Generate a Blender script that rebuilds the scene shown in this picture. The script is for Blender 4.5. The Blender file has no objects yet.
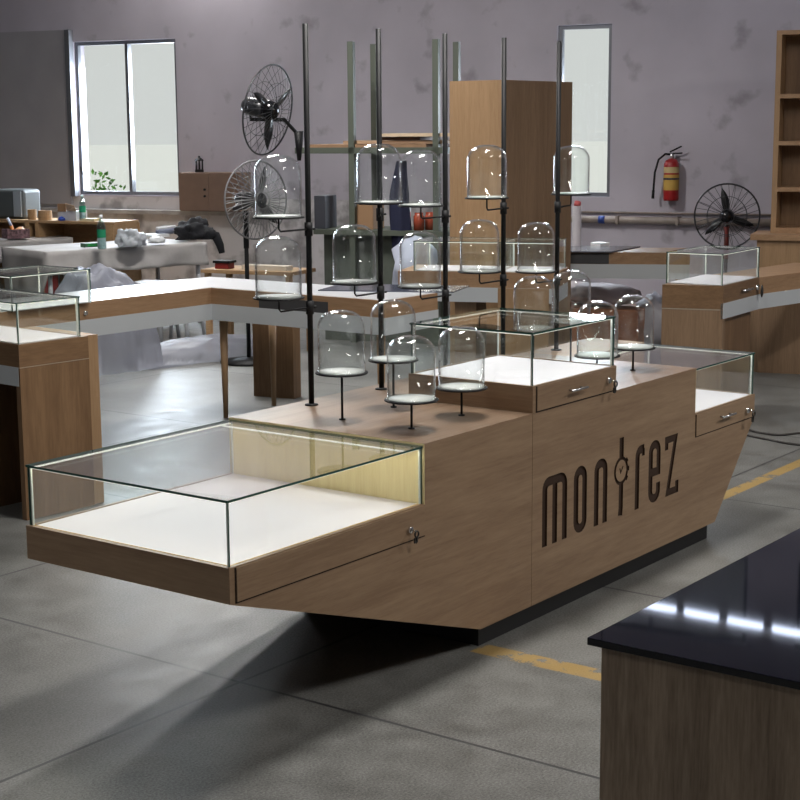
import bpy, bmesh, math, random
from mathutils import Vector, Matrix, noise, Euler
random.seed(7)
scn = bpy.context.scene
col = scn.collection
PI = math.pi

# ------------------------------------------------------------------ camera
F = 1595.776
YAW, PITCH, ROLL = map(math.radians, (36.5992, 9.8013, -0.4291))
CAM = Vector((-5.3921, -3.5909, 2.1895))
FW = Vector((math.cos(YAW)*math.cos(PITCH), math.sin(YAW)*math.cos(PITCH), -math.sin(PITCH)))
_rt = Vector((math.sin(YAW), -math.cos(YAW), 0)); _up = _rt.cross(FW)
RT = _rt*math.cos(ROLL) + _up*math.sin(ROLL); UP = -_rt*math.sin(ROLL) + _up*math.cos(ROLL)
cd = bpy.data.cameras.new('camera'); cam = bpy.data.objects.new('camera', cd); col.objects.link(cam)
cd.sensor_width = 36; cd.lens = F/800*36; cd.clip_end = 200
R3 = Matrix((RT, UP, -FW)).transposed()
cam.matrix_world = Matrix.Translation(CAM) @ R3.to_4x4()
scn.camera = cam

def ray(px, py): return FW + RT*((px-400)/F) - UP*((py-400)/F)
def W(px, py, z=0.0):
    r = ray(px, py); return CAM + r*((z-CAM.z)/r.z)
def D(px, py, d): return CAM + ray(px, py)*d
def depth(p): return (Vector(p)-CAM).dot(FW)
def proj(p):
    v = Vector(p)-CAM; d = v.dot(FW); return 400+F*v.dot(RT)/d, 400-F*v.dot(UP)/d
def along(P0, d, px):
    """how far along direction d from P0 the measured column px is reached"""
    lo, hi = 0.0, 30.0
    s0 = proj(P0)[0] < px
    for _ in range(60):
        m = (lo+hi)/2
        if (proj(Vector(P0)+Vector(d)*m)[0] < px) == s0: lo = m
        else: hi = m
    return lo

# ------------------------------------------------------------------ materials
MATS = {}
LEDS = 11.5
def _new(name):
    m = bpy.data.materials.new(name); m.use_nodes = True
    nt = m.node_tree; b = nt.nodes['Principled BSDF']; return m, nt, b
def srgb(r, g, b):
    f = lambda c: (c/255/12.92) if c/255 <= .04045 else ((c/255+.055)/1.055)**2.4
    return (f(r), f(g), f(b), 1)
def mat(name, c, rough=.5, metal=0, spec=.5, noise_amt=0.0, nscale=8, emit=None, es=1, trans=0, bump=0, bscale=40):
    if name in MATS: return MATS[name]
    m, nt, b = _new(name)
    b.inputs['Base Color'].default_value = srgb(*c); b.inputs['Roughness'].default_value = rough
    b.inputs['Metallic'].default_value = metal; b.inputs['Specular IOR Level'].default_value = spec
    if noise_amt:
        tc = nt.nodes.new('ShaderNodeTexCoord'); n = nt.nodes.new('ShaderNodeTexNoise')
        n.inputs['Scale'].default_value = nscale; n.inputs['Detail'].default_value = 5
        nt.links.new(tc.outputs['Object'], n.inputs['Vector'])
        r = nt.nodes.new('ShaderNodeValToRGB')
        k = srgb(*c)
        r.color_ramp.elements[0].position = .35; r.color_ramp.elements[1].position = .7
        r.color_ramp.elements[0].color = tuple(x*(1-noise_amt) for x in k[:3])+(1,)
        r.color_ramp.elements[1].color = tuple(min(1, x*(1+noise_amt)) for x in k[:3])+(1,)
        nt.links.new(n.outputs['Fac'], r.inputs['Fac']); nt.links.new(r.outputs['Color'], b.inputs['Base Color'])
    if bump:
        tc = nt.nodes.new('ShaderNodeTexCoord'); n = nt.nodes.new('ShaderNodeTexNoise'); n.inputs['Scale'].default_value = bscale
        nt.links.new(tc.outputs['Object'], n.inputs['Vector'])
        bp = nt.nodes.new('ShaderNodeBump'); bp.inputs['Strength'].default_value = bump; bp.inputs['Distance'].default_value = .01
        nt.links.new(n.outputs['Fac'], bp.inputs['Height']); nt.links.new(bp.outputs['Normal'], b.inputs['Normal'])
    if emit:
        b.inputs['Emission Color'].default_value = srgb(*emit); b.inputs['Emission Strength'].default_value = es
    MATS[name] = m; return m

def wood(name, c1, c2, axis='x', rough=.45, scale=1.0, fine=1.0):
    if name in MATS: return MATS[name]
    m, nt, b = _new(name); N = nt.nodes; Lk = nt.links
    tc = N.new('ShaderNodeTexCoord'); mp = N.new('ShaderNodeMapping')
    s = {'x': (.7, 9, 9), 'y': (9, .7, 9), 'z': (9, 9, .7)}[axis]
    mp.inputs['Scale'].default_value = tuple(k*scale for k in s)
    sw = {'x': 0, 'y': 1, 'z': None}[axis]
    if sw is None: Lk.new(tc.outputs['Object'], mp.inputs['Vector'])
    else:
        sn = N.new('ShaderNodeSeparateXYZ'); Lk.new(tc.outputs['Normal'], sn.inputs[0])
        ab = N.new('ShaderNodeMath'); ab.operation = 'ABSOLUTE'; Lk.new(sn.outputs[sw], ab.inputs[0])
        gt = N.new('ShaderNodeMath'); gt.operation = 'GREATER_THAN'; gt.inputs[1].default_value = .8; Lk.new(ab.outputs[0], gt.inputs[0])
        so = N.new('ShaderNodeSeparateXYZ'); Lk.new(tc.outputs['Object'], so.inputs[0])
        cb_ = N.new('ShaderNodeCombineXYZ'); Lk.new(so.outputs[1], cb_.inputs[0]); Lk.new(so.outputs[0], cb_.inputs[1]); Lk.new(so.outputs[2], cb_.inputs[2])
        mxv = N.new('ShaderNodeMix'); mxv.data_type = 'VECTOR'; Lk.new(gt.outputs[0], mxv.inputs['Factor']); Lk.new(tc.outputs['Object'], mxv.inputs[4]); Lk.new(cb_.outputs[0], mxv.inputs[5])
        Lk.new(mxv.outputs[1], mp.inputs['Vector'])
    n1 = N.new('ShaderNodeTexNoise'); n1.inputs['Scale'].default_value = 1.2; n1.inputs['Detail'].default_value = 6; n1.inputs['Roughness'].default_value = .6; n1.inputs['Distortion'].default_value = .8
    n2 = N.new('ShaderNodeTexNoise'); n2.inputs['Scale'].default_value = 9*fine; n2.inputs['Detail'].default_value = 3; n2.inputs['Roughness'].default_value = .7
    Lk.new(mp.outputs[0], n1.inputs['Vector']); Lk.new(mp.outputs[0], n2.inputs['Vector'])
    mx = N.new('ShaderNodeMath'); mx.operation = 'MULTIPLY_ADD'; mx.inputs[1].default_value = .45; Lk.new(n2.outputs['Fac'], mx.inputs[0]); 
    m2 = N.new('ShaderNodeMath'); m2.operation = 'MULTIPLY'; m2.inputs[1].default_value = .55; Lk.new(n1.outputs['Fac'], m2.inputs[0]); Lk.new(m2.outputs[0], mx.inputs[2])
    r = N.new('ShaderNodeValToRGB'); e = r.color_ramp.elements
    e[0].position = .38; e[1].position = .62; e[0].color = srgb(*c1); e[1].color = srgb(*c2)
    Lk.new(mx.outputs[0], r.inputs['Fac']); Lk.new(r.outputs['Color'], b.inputs['Base Color'])
    b.inputs['Roughness'].default_value = rough
    bp = N.new('ShaderNodeBump'); bp.inputs['Strength'].default_value = .08; bp.inputs['Distance'].default_value = .004
    Lk.new(n2.outputs['Fac'], bp.inputs['Height']); Lk.new(bp.outputs['Normal'], b.inputs['Normal'])
    MATS[name] = m; return m

def glass(name, tint=(235, 245, 240), refl=1.0, f0=.045, rough=0.0):
    """thin clear pane: transparent, with a Schlick reflection on both faces"""
    if name in MATS: return MATS[name]
    m, nt, b = _new(name); N = nt.nodes; Lk = nt.links; N.remove(b)
    out = [n for n in N if n.type == 'OUTPUT_MATERIAL'][0]
    g = N.new('ShaderNodeNewGeometry'); dp = N.new('ShaderNodeVectorMath'); dp.operation = 'DOT_PRODUCT'
    Lk.new(g.outputs['Normal'], dp.inputs[0]); Lk.new(g.outputs['Incoming'], dp.inputs[1])
    ab = N.new('ShaderNodeMath'); ab.operation = 'ABSOLUTE'; Lk.new(dp.outputs['Value'], ab.inputs[0])
    su = N.new('ShaderNodeMath'); su.operation = 'SUBTRACT'; su.inputs[0].default_value = 1; Lk.new(ab.outputs[0], su.inputs[1])
    pw = N.new('ShaderNodeMath'); pw.operation = 'POWER'; pw.inputs[1].default_value = 5; Lk.new(su.outputs[0], pw.inputs[0])
    ma = N.new('ShaderNodeMath'); ma.operation = 'MULTIPLY_ADD'; ma.inputs[1].default_value = (1-f0)*refl; ma.inputs[2].default_value = f0*refl; Lk.new(pw.outputs[0], ma.inputs[0])
    ma.use_clamp = True
    tr = N.new('ShaderNodeBsdfTransparent'); tr.inputs['Color'].default_value = srgb(*tint)
    gl = N.new('ShaderNodeBsdfGlossy'); gl.inputs['Roughness'].default_value = rough; gl.inputs['Color'].default_value = (1, 1, 1, 1)
    mi = N.new('ShaderNodeMixShader'); Lk.new(ma.outputs[0], mi.inputs[0]); Lk.new(tr.outputs[0], mi.inputs[1]); Lk.new(gl.outputs[0], mi.inputs[2])
    Lk.new(mi.outputs[0], out.inputs['Surface'])
    MATS[name] = m; return m

def sheet_plastic(name, c=(205, 208, 214), alpha=.55):
    if name in MATS: return MATS[name]
    m, nt, b = _new(name)
    b.inputs['Base Color'].default_value = srgb(*c); b.inputs['Roughness'].default_value = .42; b.inputs['Alpha'].default_value = alpha
    b.inputs['Specular IOR Level'].default_value = .5
    MATS[name] = m; return m

# kiosk laminate, horizontal grain
M_KX = wood('oak_laminate_lengthwise', (142, 115, 90), (166, 139, 111), 'x', .5)
M_KY = wood('oak_laminate_crosswise', (142, 115, 90), (166, 139, 111), 'y', .5)
M_KT = wood('oak_laminate_top', (114, 93, 75), (138, 115, 95), 'x', .38)
M_CASELIT = wood('case_lit_laminate', (232, 214, 158), (244, 230, 178), 'z', .5)
M_PED = wood('walnut_laminate_upright', (112, 84, 58), (136, 106, 76), 'z', .5)
M_PEDX = wood('walnut_laminate_lengthwise', (112, 84, 58), (136, 106, 76), 'x', .5)
M_ORX = wood('beech_laminate_lengthwise', (148, 116, 86), (170, 136, 104), 'y', .5)
M_ORZ = wood('beech_laminate_upright', (150, 120, 88), (168, 136, 102), 'z', .5)
M_BRZ = wood('brown_oak_upright', (126, 101, 78), (148, 121, 95), 'z', .5)
M_GREYWOOD = wood('grey_oak_upright', (134, 116, 98), (176, 156, 134), 'z', .5, fine=1.5)
M_PLY = wood('plywood', (150, 118, 84), (178, 145, 106), 'x', .7)
M_ENGR = mat('engraved_brown', (58, 38, 24), .8)
M_GAP = mat('shadow_gap', (40, 30, 24), .9)
M_BLACK = mat('black_laminate', (22, 22, 24), .45)
M_POLE = mat('black_powder_coat', (20, 20, 22), .55, spec=.3)
M_STEEL = mat('brushed_steel', (200, 200, 202), .3, metal=1)
M_CHROME = mat('chrome', (225, 225, 225), .12, metal=1)
M_STRIP = mat('satin_aluminium', (205, 210, 214), .3, metal=.15)
M_SEAM = mat('aluminium_inlay', (190, 180, 165), .4, metal=.6)
M_KEY = mat('dark_key', (40, 38, 36), .4)
M_CHAN = mat('led_diffuser', (235, 234, 225), .5, emit=(255, 252, 240), es=.85)
M_DECK = mat('white_deck', (210, 205, 212), .6)
M_LED = mat('led_strip', (255, 255, 255), .5, emit=(255, 252, 246), es=LEDS)
M_LEDW = mat('led_strip_warm', (255, 255, 255), .5, emit=(255, 244, 214), es=LEDS)
M_GLASS = glass('clear_glass', (253, 255, 254), refl=.9)
M_GEDGE = mat('green_glass_edge', (50, 84, 76), .15)
M_CORNER = mat('clear_corner_joint', (232, 238, 232), .2)
M_DOME = glass('bell_jar_glass', (254, 255, 255), refl=1.5, f0=.022)
M_DISC = mat('grey_tray', (200, 202, 198), .45)
M_WHITE = mat('white_plastic', (225, 226, 228), .4)
M_CLOTH = mat('white_dust_sheet', (176, 172, 170), .75, noise_amt=.12, nscale=3, bump=.3, bscale=12)
M_GREYM = mat('grey_machine', (96, 102, 104), .5)
M_CARD = mat('cardboard', (150, 118, 88), .8)

# ------------------------------------------------------------------ mesh builder
class MB:
    def __init__(s, M=None):
        s.v = []; s.f = []; s.mi = []; s.mats = []; s.sm = []; s.M = M
    def _m(s, m):
        if m not in s.mats: s.mats.append(m)
        return s.mats.index(m)
    def add(s, vs, fs, m, smooth=False):
        o = len(s.v); k = s._m(m)
        for p in vs:
            p = Vector(p); s.v.append(s.M @ p if s.M else p)
        for f in fs: s.f.append([i+o for i in f]); s.mi.append(k); s.sm.append(smooth)
        return s
    def prism(s, poly, z0, z1, m, mside=None):
        n = len(poly)
        vs = [(p[0], p[1], z0) for p in poly]+[(p[0], p[1], z1) for p in poly]
        a = sum(poly[i][0]*poly[(i+1) % n][1]-poly[(i+1) % n][0]*poly[i][1] for i in range(n))
        idx = list(range(n)) if a > 0 else list(range(n))[::-1]
        s.add(vs, [idx[::-1]], m); s.add(vs, [[i+n for i in idx]], m)
        s.add(vs, [[idx[i], idx[(i+1) % n], idx[(i+1) % n]+n, idx[i]+n] for i in range(n)], mside or m)
        return s
    def prism_y(s, poly, y0, y1, m):
        """poly in (x,z), extruded along y, one closed island"""
        n = len(poly); a = sum(poly[i][0]*poly[(i+1) % n][1]-poly[(i+1) % n][0]*poly[i][1] for i in range(n))
        idx = list(range(n)) if a > 0 else list(range(n))[::-1]
        vs = [(p[0], y0, p[1]) for p in poly]+[(p[0], y1, p[1]) for p in poly]
        fs = [idx, [i+n for i in idx[::-1]]]+[[idx[(i+1) % n], idx[i], idx[i]+n, idx[(i+1) % n]+n] for i in range(n)]
        return s.add(vs, fs, m)
    def box(s, x0, x1, y0, y1, z0, z1, m):
        if x0 > x1: x0, x1 = x1, x0
        if y0 > y1: y0, y1 = y1, y0
        if z0 > z1: z0, z1 = z1, z0
        vs = [(x, y, z) for z in (z0, z1) for y in (y0, y1) for x in (x0, x1)]
        return s.add(vs, [(0, 2, 3, 1), (4, 5, 7, 6), (0, 1, 5, 4), (2, 6, 7, 3), (0, 4, 6, 2), (1, 3, 7, 5)], m)
    def tube(s, pts, r, m, seg=8, cap=True, r2=None):
        pts = [Vector(p) for p in pts]; n = len(pts); rings = []
        prev = None
        for i, p in enumerate(pts):
            t = (pts[min(i+1, n-1)]-pts[max(i-1, 0)]).normalized()
            if prev is None:
                a = Vector((0, 0, 1)) if abs(t.z) < .9 else Vector((1, 0, 0)); u = t.cross(a).normalized()
            else: u = (prev - t*prev.dot(t)).normalized()
            prev = u; w = t.cross(u)
            rr = r if r2 is None else r+(r2-r)*i/(n-1)
            if isinstance(r, (list, tuple)): rr = r[i]
            rings.append([p+(u*math.cos(2*PI*k/seg)+w*math.sin(2*PI*k/seg))*rr for k in range(seg)])
        vs = [q for g in rings for q in g]
        fs = [(i*seg+k, i*seg+(k+1) % seg, (i+1)*seg+(k+1) % seg, (i+1)*seg+k) for i in range(n-1) for k in range(seg)]
        if cap: fs += [tuple(range(seg))[::-1], tuple((n-1)*seg+k for k in range(seg))]
        return s.add(vs, fs, m, True)
    def ring(s, c, R, r, m, ax=(0, 0, 1), seg=40, ts=5):
        c = Vector(c); ax = Vector(ax).normalized(); a = Vector((0, 0, 1)) if abs(ax.z) < .9 else Vector((1, 0, 0))
        u = ax.cross(a).normalized(); w = ax.cross(u); vs = []
        for i in range(seg):
            d = u*math.cos(2*PI*i/seg)+w*math.sin(2*PI*i/seg)
            for k in range(ts): vs.append(c+d*(R+r*math.cos(2*PI*k/ts))+ax*(r*math.sin(2*PI*k/ts)))
        fs = [(i*ts+k, ((i+1) % seg)*ts+k, ((i+1) % seg)*ts+(k+1) % ts, i*ts+(k+1) % ts) for i in range(seg) for k in range(ts)]
        return s.add(vs, fs, m, True)
    def lathe(s, prof, m, c=(0, 0, 0), ax=None, seg=24, smooth=True):
        """prof: list of (r, h) about the z axis (or ax) through c"""
        c = Vector(c); Q = Vector((0, 0, 1)).rotation_difference(Vector(ax)) if ax else None
        vs = []; fs = []
        for r, h in prof:
            for k in range(seg):
                p = Vector((r*math.cos(2*PI*k/seg), r*math.sin(2*PI*k/seg), h))
                vs.append(c+(Q @ p if Q else p))
        for i in range(len(prof)-1):
            for k in range(seg):
                fs.append((i*seg+k, i*seg+(k+1) % seg, (i+1)*seg+(k+1) % seg, (i+1)*seg+k))
        return s.add(vs, fs, m, smooth)
    def blob(s, c, rad, m, seed=0, amp=.25, freq=2.0, sub=3, flat=None):
        bm = bmesh.new(); bmesh.ops.create_icosphere(bm, subdivisions=sub, radius=1)
        vs = []
        for v in bm.verts:
            p = v.co.copy(); d = noise.fractal(p*freq+Vector((seed*7.3, seed*3.1, seed)), 1.0, 2.0, 4)
            p = p*(1+amp*d); p = Vector((p.x*rad[0], p.y*rad[1], p.z*rad[2]))
            if flat is not None and p.z < flat: p.z = flat
            vs.append(Vector(c)+p)
        fs = [[v.index for v in f.verts] for f in bm.faces]; bm.free()
        return s.add(vs, fs, m, True)
    def build(s, name, parent=None, bevel=0, solid=0):
        me = bpy.data.meshes.new(name)
        o = bpy.data.objects.new(name, me); col.objects.link(o)
        inv = Matrix.Identity(4)
        if parent is not None:
            o.parent = parent; 
            pm = Matrix.Identity(4); q = parent
            chain = []
            while q is not None: chain.append(q); q = q.parent
            for q in reversed(chain): pm = pm @ q.matrix_basis
            inv = pm.inverted()
        me.from_pydata([inv @ v for v in s.v], [], s.f)
        for m in s.mats: me.materials.append(m)
        me.polygons.foreach_set('material_index', s.mi); me.polygons.foreach_set('use_smooth', s.sm)
        me.update()
        if bevel:
            b = o.modifiers.new('bevel', 'BEVEL'); b.width = bevel; b.segments = 2; b.limit_method = 'ANGLE'
        if solid:
            b = o.modifiers.new('solid', 'SOLIDIFY'); b.thickness = solid
        return o

def tag(o, label=None, cat=None, group=None, kind=None):
    if label: o['label'] = label
    if cat: o['category'] = cat
    if group: o['group'] = group
    if kind: o['kind'] = kind
    return o
def thing(name, loc, label, cat, group=None, rz=0):
    o = bpy.data.objects.new(name, None); col.objects.link(o); o.location = loc; o.rotation_euler = (0, 0, rz); o.empty_display_size = .1
    return tag(o, label, cat, group)
def solo(name, mb, base, label, cat, group=None, bevel=0, solid=0):
    """a thing that is one mesh: its origin moves to base"""
    o = mb.build(name, None, bevel, solid); base = Vector(base)
    o.data.transform(Matrix.Translation(-base)); o.location = base
    return tag(o, label, cat, group)
def copy_tree(o, parent=None):
    c = o.copy(); col.objects.link(c); c.parent = parent
    for ch in list(o.children): copy_tree(ch, c)
    return c
def led_bar(mb, x0, x1, y0, y1, z0, z1, m):
    """aluminium channel whose underside gives the light"""
    vs = [(x, y, z) for z in (z0, z1) for y in (y0, y1) for x in (x0, x1)]
    mb.add(vs, [(0, 2, 3, 1)], m)
    return mb.add(vs, [(4, 5, 7, 6), (0, 1, 5, 4), (2, 6, 7, 3), (0, 4, 6, 2), (1, 3, 7, 5)], M_CHAN)
def pane(mb, x0, x1, y0, y1, z0, z1, thin):
    """glass pane: broad faces clear, the four narrow sides green"""
    if x0 > x1: x0, x1 = x1, x0
    if y0 > y1: y0, y1 = y1, y0
    vs = [(x, y, z) for z in (z0, z1) for y in (y0, y1) for x in (x0, x1)]
    fs = {'z': [(0, 2, 3, 1), (4, 5, 7, 6)], 'y': [(0, 1, 5, 4), (2, 6, 7, 3)], 'x': [(0, 4, 6, 2), (1, 3, 7, 5)]}
    for k, v in fs.items(): mb.add(vs, v, M_GLASS if k == thin else M_GEDGE)
    return mb

# ------------------------------------------------------------------ floor, walls, ceiling
def floor_material():
    m, nt, b = _new('terrazzo'); N = nt.nodes; Lk = nt.links
    tc = N.new('ShaderNodeTexCoord'); sp = N.new('ShaderNodeSeparateXYZ'); Lk.new(tc.outputs['Object'], sp.inputs[0])
    def math_(op, a, bb=None, cc=None):
        n = N.new('ShaderNodeMath'); n.operation = op
        for i, q in enumerate((a, bb, cc)):
            if q is None: continue
            if isinstance(q, (int, float)): n.inputs[i].default_value = q
            else: Lk.new(q, n.inputs[i])
        return n.outputs[0]
    def band(v, lo, hi):
        return math_('MULTIPLY', math_('GREATER_THAN', v, lo), math_('LESS_THAN', v, hi))
    def noise_(scale, det=4, rough=.6):
        n = N.new('ShaderNodeTexNoise'); n.inputs['Scale'].default_value = scale; n.inputs['Detail'].default_value = det; n.inputs['Roughness'].default_value = rough
        Lk.new(tc.outputs['Object'], n.inputs['Vector']); return n.outputs['Fac']
    X, Y = sp.outputs[0], sp.outputs[1]
    big = noise_(.9, 5); mid = noise_(6, 4); fine = noise_(110, 2, .8)
    r = N.new('ShaderNodeValToRGB'); e = r.color_ramp.elements
    e[0].position = .38; e[0].color = srgb(66, 66, 63); e[1].position = .62; e[1].color = srgb(134, 134, 131)
    v = math_('ADD', math_('MULTIPLY', big, .3), math_('ADD', math_('MULTIPLY', mid, .2), math_('MULTIPLY', fine, .50)))
    Lk.new(v, r.inputs['Fac'])
    # per slab tone
    fx = math_('DIVIDE', math_('SUBTRACT', X, 1.10-20), 2.0); fy = math_('DIVIDE', math_('SUBTRACT', Y, .55-20), 2.0)
    jx = math_('FRACT', fx); jy = math_('FRACT', fy)
    joint = math_('MAXIMUM', math_('LESS_THAN', jx, .008), math_('LESS_THAN', jy, .008))
    cmb = N.new('ShaderNodeCombineXYZ'); Lk.new(math_('FLOOR', fx), cmb.inputs[0]); Lk.new(math_('FLOOR', fy), cmb.inputs[1])
    wn = N.new('ShaderNodeTexWhiteNoise'); wn.noise_dimensions = '2D'; Lk.new(cmb.outputs[0], wn.inputs['Vector'])
    tone = math_('MULTIPLY_ADD', wn.outputs['Value'], .12, .94)
    mul = N.new('ShaderNodeMix'); mul.data_type = 'RGBA'; mul.blend_type = 'MULTIPLY'; mul.inputs['Factor'].default_value = 1
    Lk.new(r.outputs['Color'], mul.inputs[6]); Lk.new(tone, mul.inputs[7])
    j = N.new('ShaderNodeMix'); j.data_type = 'RGBA'; Lk.new(joint, j.inputs['Factor']); Lk.new(mul.outputs[2], j.inputs[6]); j.inputs[7].default_value = srgb(58, 58, 60)
    # worn yellow floor lines
    y1 = math_('MULTIPLY', band(Y, .335, .425), band(X, 2.6, 9))
    y2 = math_('MULTIPLY', band(Y, -3.2, .02), band(X, -.05, .07))
    worn = math_('MULTIPLY', math_('MAXIMUM', y1, y2), math_('MULTIPLY', math_('GREATER_THAN', math_('ADD', noise_(9, 5), math_('MULTIPLY', fine, .25)), .55), .6))
    yy = N.new('ShaderNodeMix'); yy.data_type = 'RGBA'; Lk.new(worn, yy.inputs['Factor']); Lk.new(j.outputs[2], yy.inputs[6]); yy.inputs[7].default_value = srgb(186, 148, 62)
    Lk.new(yy.outputs[2], b.inputs['Base Color'])
    rr = math_('MULTIPLY_ADD', mid, .35, .27); Lk.new(rr, b.inputs['Roughness'])
    b.inputs['Specular IOR Level'].default_value = .5
    return m
def wall_material(name, c, stain=(70, 62, 58), amt=.35, lo=.60):
    m, nt, b = _new(name); N = nt.nodes; Lk = nt.links
    tc = N.new('ShaderNodeTexCoord')
    def nz(sc, d=5):
        n = N.new('ShaderNodeTexNoise'); n.inputs['Scale'].default_value = sc; n.inputs['Detail'].default_value = d; Lk.new(tc.outputs['Object'], n.inputs['Vector']); return n.outputs['Fac']
    r = N.new('ShaderNodeValToRGB'); e = r.color_ramp.elements; e[0].position = .3; e[1].position = .7
    k = srgb(*c); e[0].color = tuple(x*.86 for x in k[:3])+(1,); e[1].color = tuple(min(1, x*1.1) for x in k[:3])+(1,)
    Lk.new(nz(.8), r.inputs['Fac'])
    r2 = N.new('ShaderNodeValToRGB'); e = r2.color_ramp.elements; e[0].position = lo; e[1].position = lo+.12; e[0].color = (0, 0, 0, 1); e[1].color = (amt,)*3+(1,)
    Lk.new(nz(3.0, 8), r2.inputs['Fac'])
    mx = N.new('ShaderNodeMix'); mx.data_type = 'RGBA'; Lk.new(r2.outputs['Color'], mx.inputs['Factor']); Lk.new(r.outputs['Color'], mx.inputs[6]); mx.inputs[7].default_value = srgb(*stain)
    Lk.new(mx.outputs[2], b.inputs['Base Color']); b.inputs['Roughness'].default_value = .8
    return m
M_FLOOR = floor_material()
M_WALL = wall_material('grey_plaster', (186, 180, 190))
M_WALL2 = wall_material('dirty_white_plaster', (206, 202, 204), lo=.5, amt=.55)
M_CEIL = mat('ceiling_sheet', (188, 188, 192), .8)

fl = MB().box(-16, 24, -16, 30, -.1, 0, M_FLOOR).build('floor'); tag(fl, kind='structure')

# the back wall: a line through two measured points
A = D(100, 211, 20.5); B = D(690, 219.5, 17.3)
U = Vector((B.x-A.x, B.y-A.y, 0)).normalized(); Nn = Vector((-U.y, U.x, 0))
if Nn.dot(CAM-A) < 0: Nn = -Nn
O = Vector((A.x, A.y, 0))
WALLM = Matrix((( U.x, Nn.x, 0, O.x), (U.y, Nn.y, 0, O.y), (0, 0, 1, 0), (0, 0, 0, 1)))   # (s, off, z) -> world
WINV = WALLM.inverted()
def wp(px, py, off=0.0):
    r = ray(px, py); t = (off-(CAM-O).dot(Nn))/r.dot(Nn); q = WINV @ (CAM+r*t); return q.x, q.z
w1l, w1b = wp(79, 194.5); w1r, _ = wp(180, 195)
w2l, _ = wp(556, 197); w2r, w2b = wp(609.5, 197)
wtop = 3.25
hs, hz0, hz1 = 8.5, 4.35, 5.35     # high windows near the roof
s0, s1 = -9.0, 22.0
holes = [(w1l, w1r, w1b, wtop), (w2l, w2r, w2b, wtop)]
hi = []
x = wp(590, 200)[0]-1.0
k = -7.5
while k < 18: hi.append((k, k+2.2, hz0, hz1)); k += 2.75
holes_all = holes+hi
xs = sorted(set([s0, s1]+[h[0] for h in holes_all]+[h[1] for h in holes_all]))
zs = sorted(set([0, 6.2, w1b-.02]+[h[2] for h in holes_all]+[h[3] for h in holes_all]))
wb = MB(WALLM)
for i in range(len(xs)-1):
    for j in range(len(zs)-1):
        cx, cz = (xs[i]+xs[i+1])/2, (zs[j]+zs[j+1])/2
        if any(h[0] < cx < h[1] and h[2] < cz < h[3] for h in holes_all): continue
        wb.box(xs[i], xs[i+1], -.24, 0, zs[j], zs[j+1], M_WALL2 if cz < w1b-.02 and cx < wp(450, 200)[0] else M_WALL)
tag(wb.build('wall_back'), kind='structure')
tag(MB().box(-16, -8, -16.2, -16, 0, 6.2, M_WALL).box(1, 24, -16.2, -16, 0, 6.2, M_WALL).box(-8, 1, -16.2, -16, 3.8, 6.2, M_WALL).build('wall_right'), kind='structure')  # doorway gap added to let low fill light in
tag(MB().box(-16, 24, 30, 30.2, 0, 6.2, M_WALL).build('wall_left'), kind='structure')
tag(MB().box(-16.2, -16, -16, 30, 0, 6.2, M_WALL).build('added_wall_front'), kind='structure')  # unseen wall added to block sky light from that side
tag(MB().box(-16.2, 24, -16.2, 30.2, 6.2, 6.35, M_CEIL).build('ceiling'), kind='structure')
M_FRAME = mat('window_aluminium', (116, 118, 124), .4, metal=.4)
def window(name, h, mull, light=None):
    a, b_, z0, z1 = h; mb = MB(WALLM); fw_ = .045
    mb.box(a, b_, -.10, -.04, z0, z0+fw_, M_FRAME); mb.box(a, b_, -.10, -.04, z1-fw_, z1, M_FRAME)
    mb.box(a, a+fw_, -.10, -.04, z0+fw_, z1-fw_, M_FRAME); mb.box(b_-fw_, b_, -.10, -.04, z0+fw_, z1-fw_, M_FRAME)
    for q in mull: mb.box(q-.022, q+.022, -.11, -.03, z0+fw_, z1-fw_, M_FRAME)
    o = tag(mb.build(name), kind='structure')
    MB(WALLM).box(a+fw_, b_-fw_, -.075, -.069, z0+fw_, z1-fw_, M_GLASS).build('pane', o)
    return o
window('window_1', holes[0], [wp(129, 170)[0]])
window('window_2', holes[1], [])
for i, h in enumerate(hi): window('window_%d' % (i+3), h, [(h[0]+h[1])/2])
# ledge / conduit running along the wall
pz = A.z
led = MB(WALLM)
led.box(s0, wp(262, 217)[0], .0, .13, pz-.02, pz+.03, mat('ledge_concrete', (168, 164, 162), .8, noise_amt=.25, nscale=5))
tag(led.build('trim_1'), kind='structure')
pb = MB(WALLM); pz2 = wp(690, 219.5)[1]
M_PIPE = mat('painted_pipe', (150, 138, 130), .5, noise_amt=.2)
pb.tube([(wp(574, 220)[0], .07, pz2-.015), (wp(800, 220)[0], .07, pz2-.015)], .04, M_PIPE, 12)
pb.tube([(wp(574, 220)[0], .03, pz2+.065), (wp(800, 220)[0], .03, pz2+.065)], .012, M_PIPE, 6)
s_ = wp(604, 221)[0]; pb.tube([(s_-.035, .075, pz2-.015), (s_+.035, .075, pz2-.015)], .043, mat('blue_tape', (40, 66, 140), .5), 12)
for px in (620, 680, 745): s_ = wp(px, 221)[0]; pb.box(s_-.015, s_+.015, 0, .13, pz2-.06, pz2+.03, M_PIPE)
tag(pb.build('trim_2'), kind='structure')
# panel added for the backlit wall's shade beside the window, its bright edge rail
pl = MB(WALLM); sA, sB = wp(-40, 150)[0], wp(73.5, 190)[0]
pl.box(sA, sB, .02, .05, pz+.08, 3.4, mat('backlit_shade_panel', (158, 155, 159), .75, noise_amt=.06, nscale=2))
pl.box(sB, sB+.018, .0, .07, w1b-.02, 3.4, mat('shade_panel_rail', (180, 180, 184), .5)); pl.box(sB+.018, sB+.09, 0, .09, w1b-.02, 3.4, M_FRAME)
tag(pl.build('added_shade_panel'), kind='structure')

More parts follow.
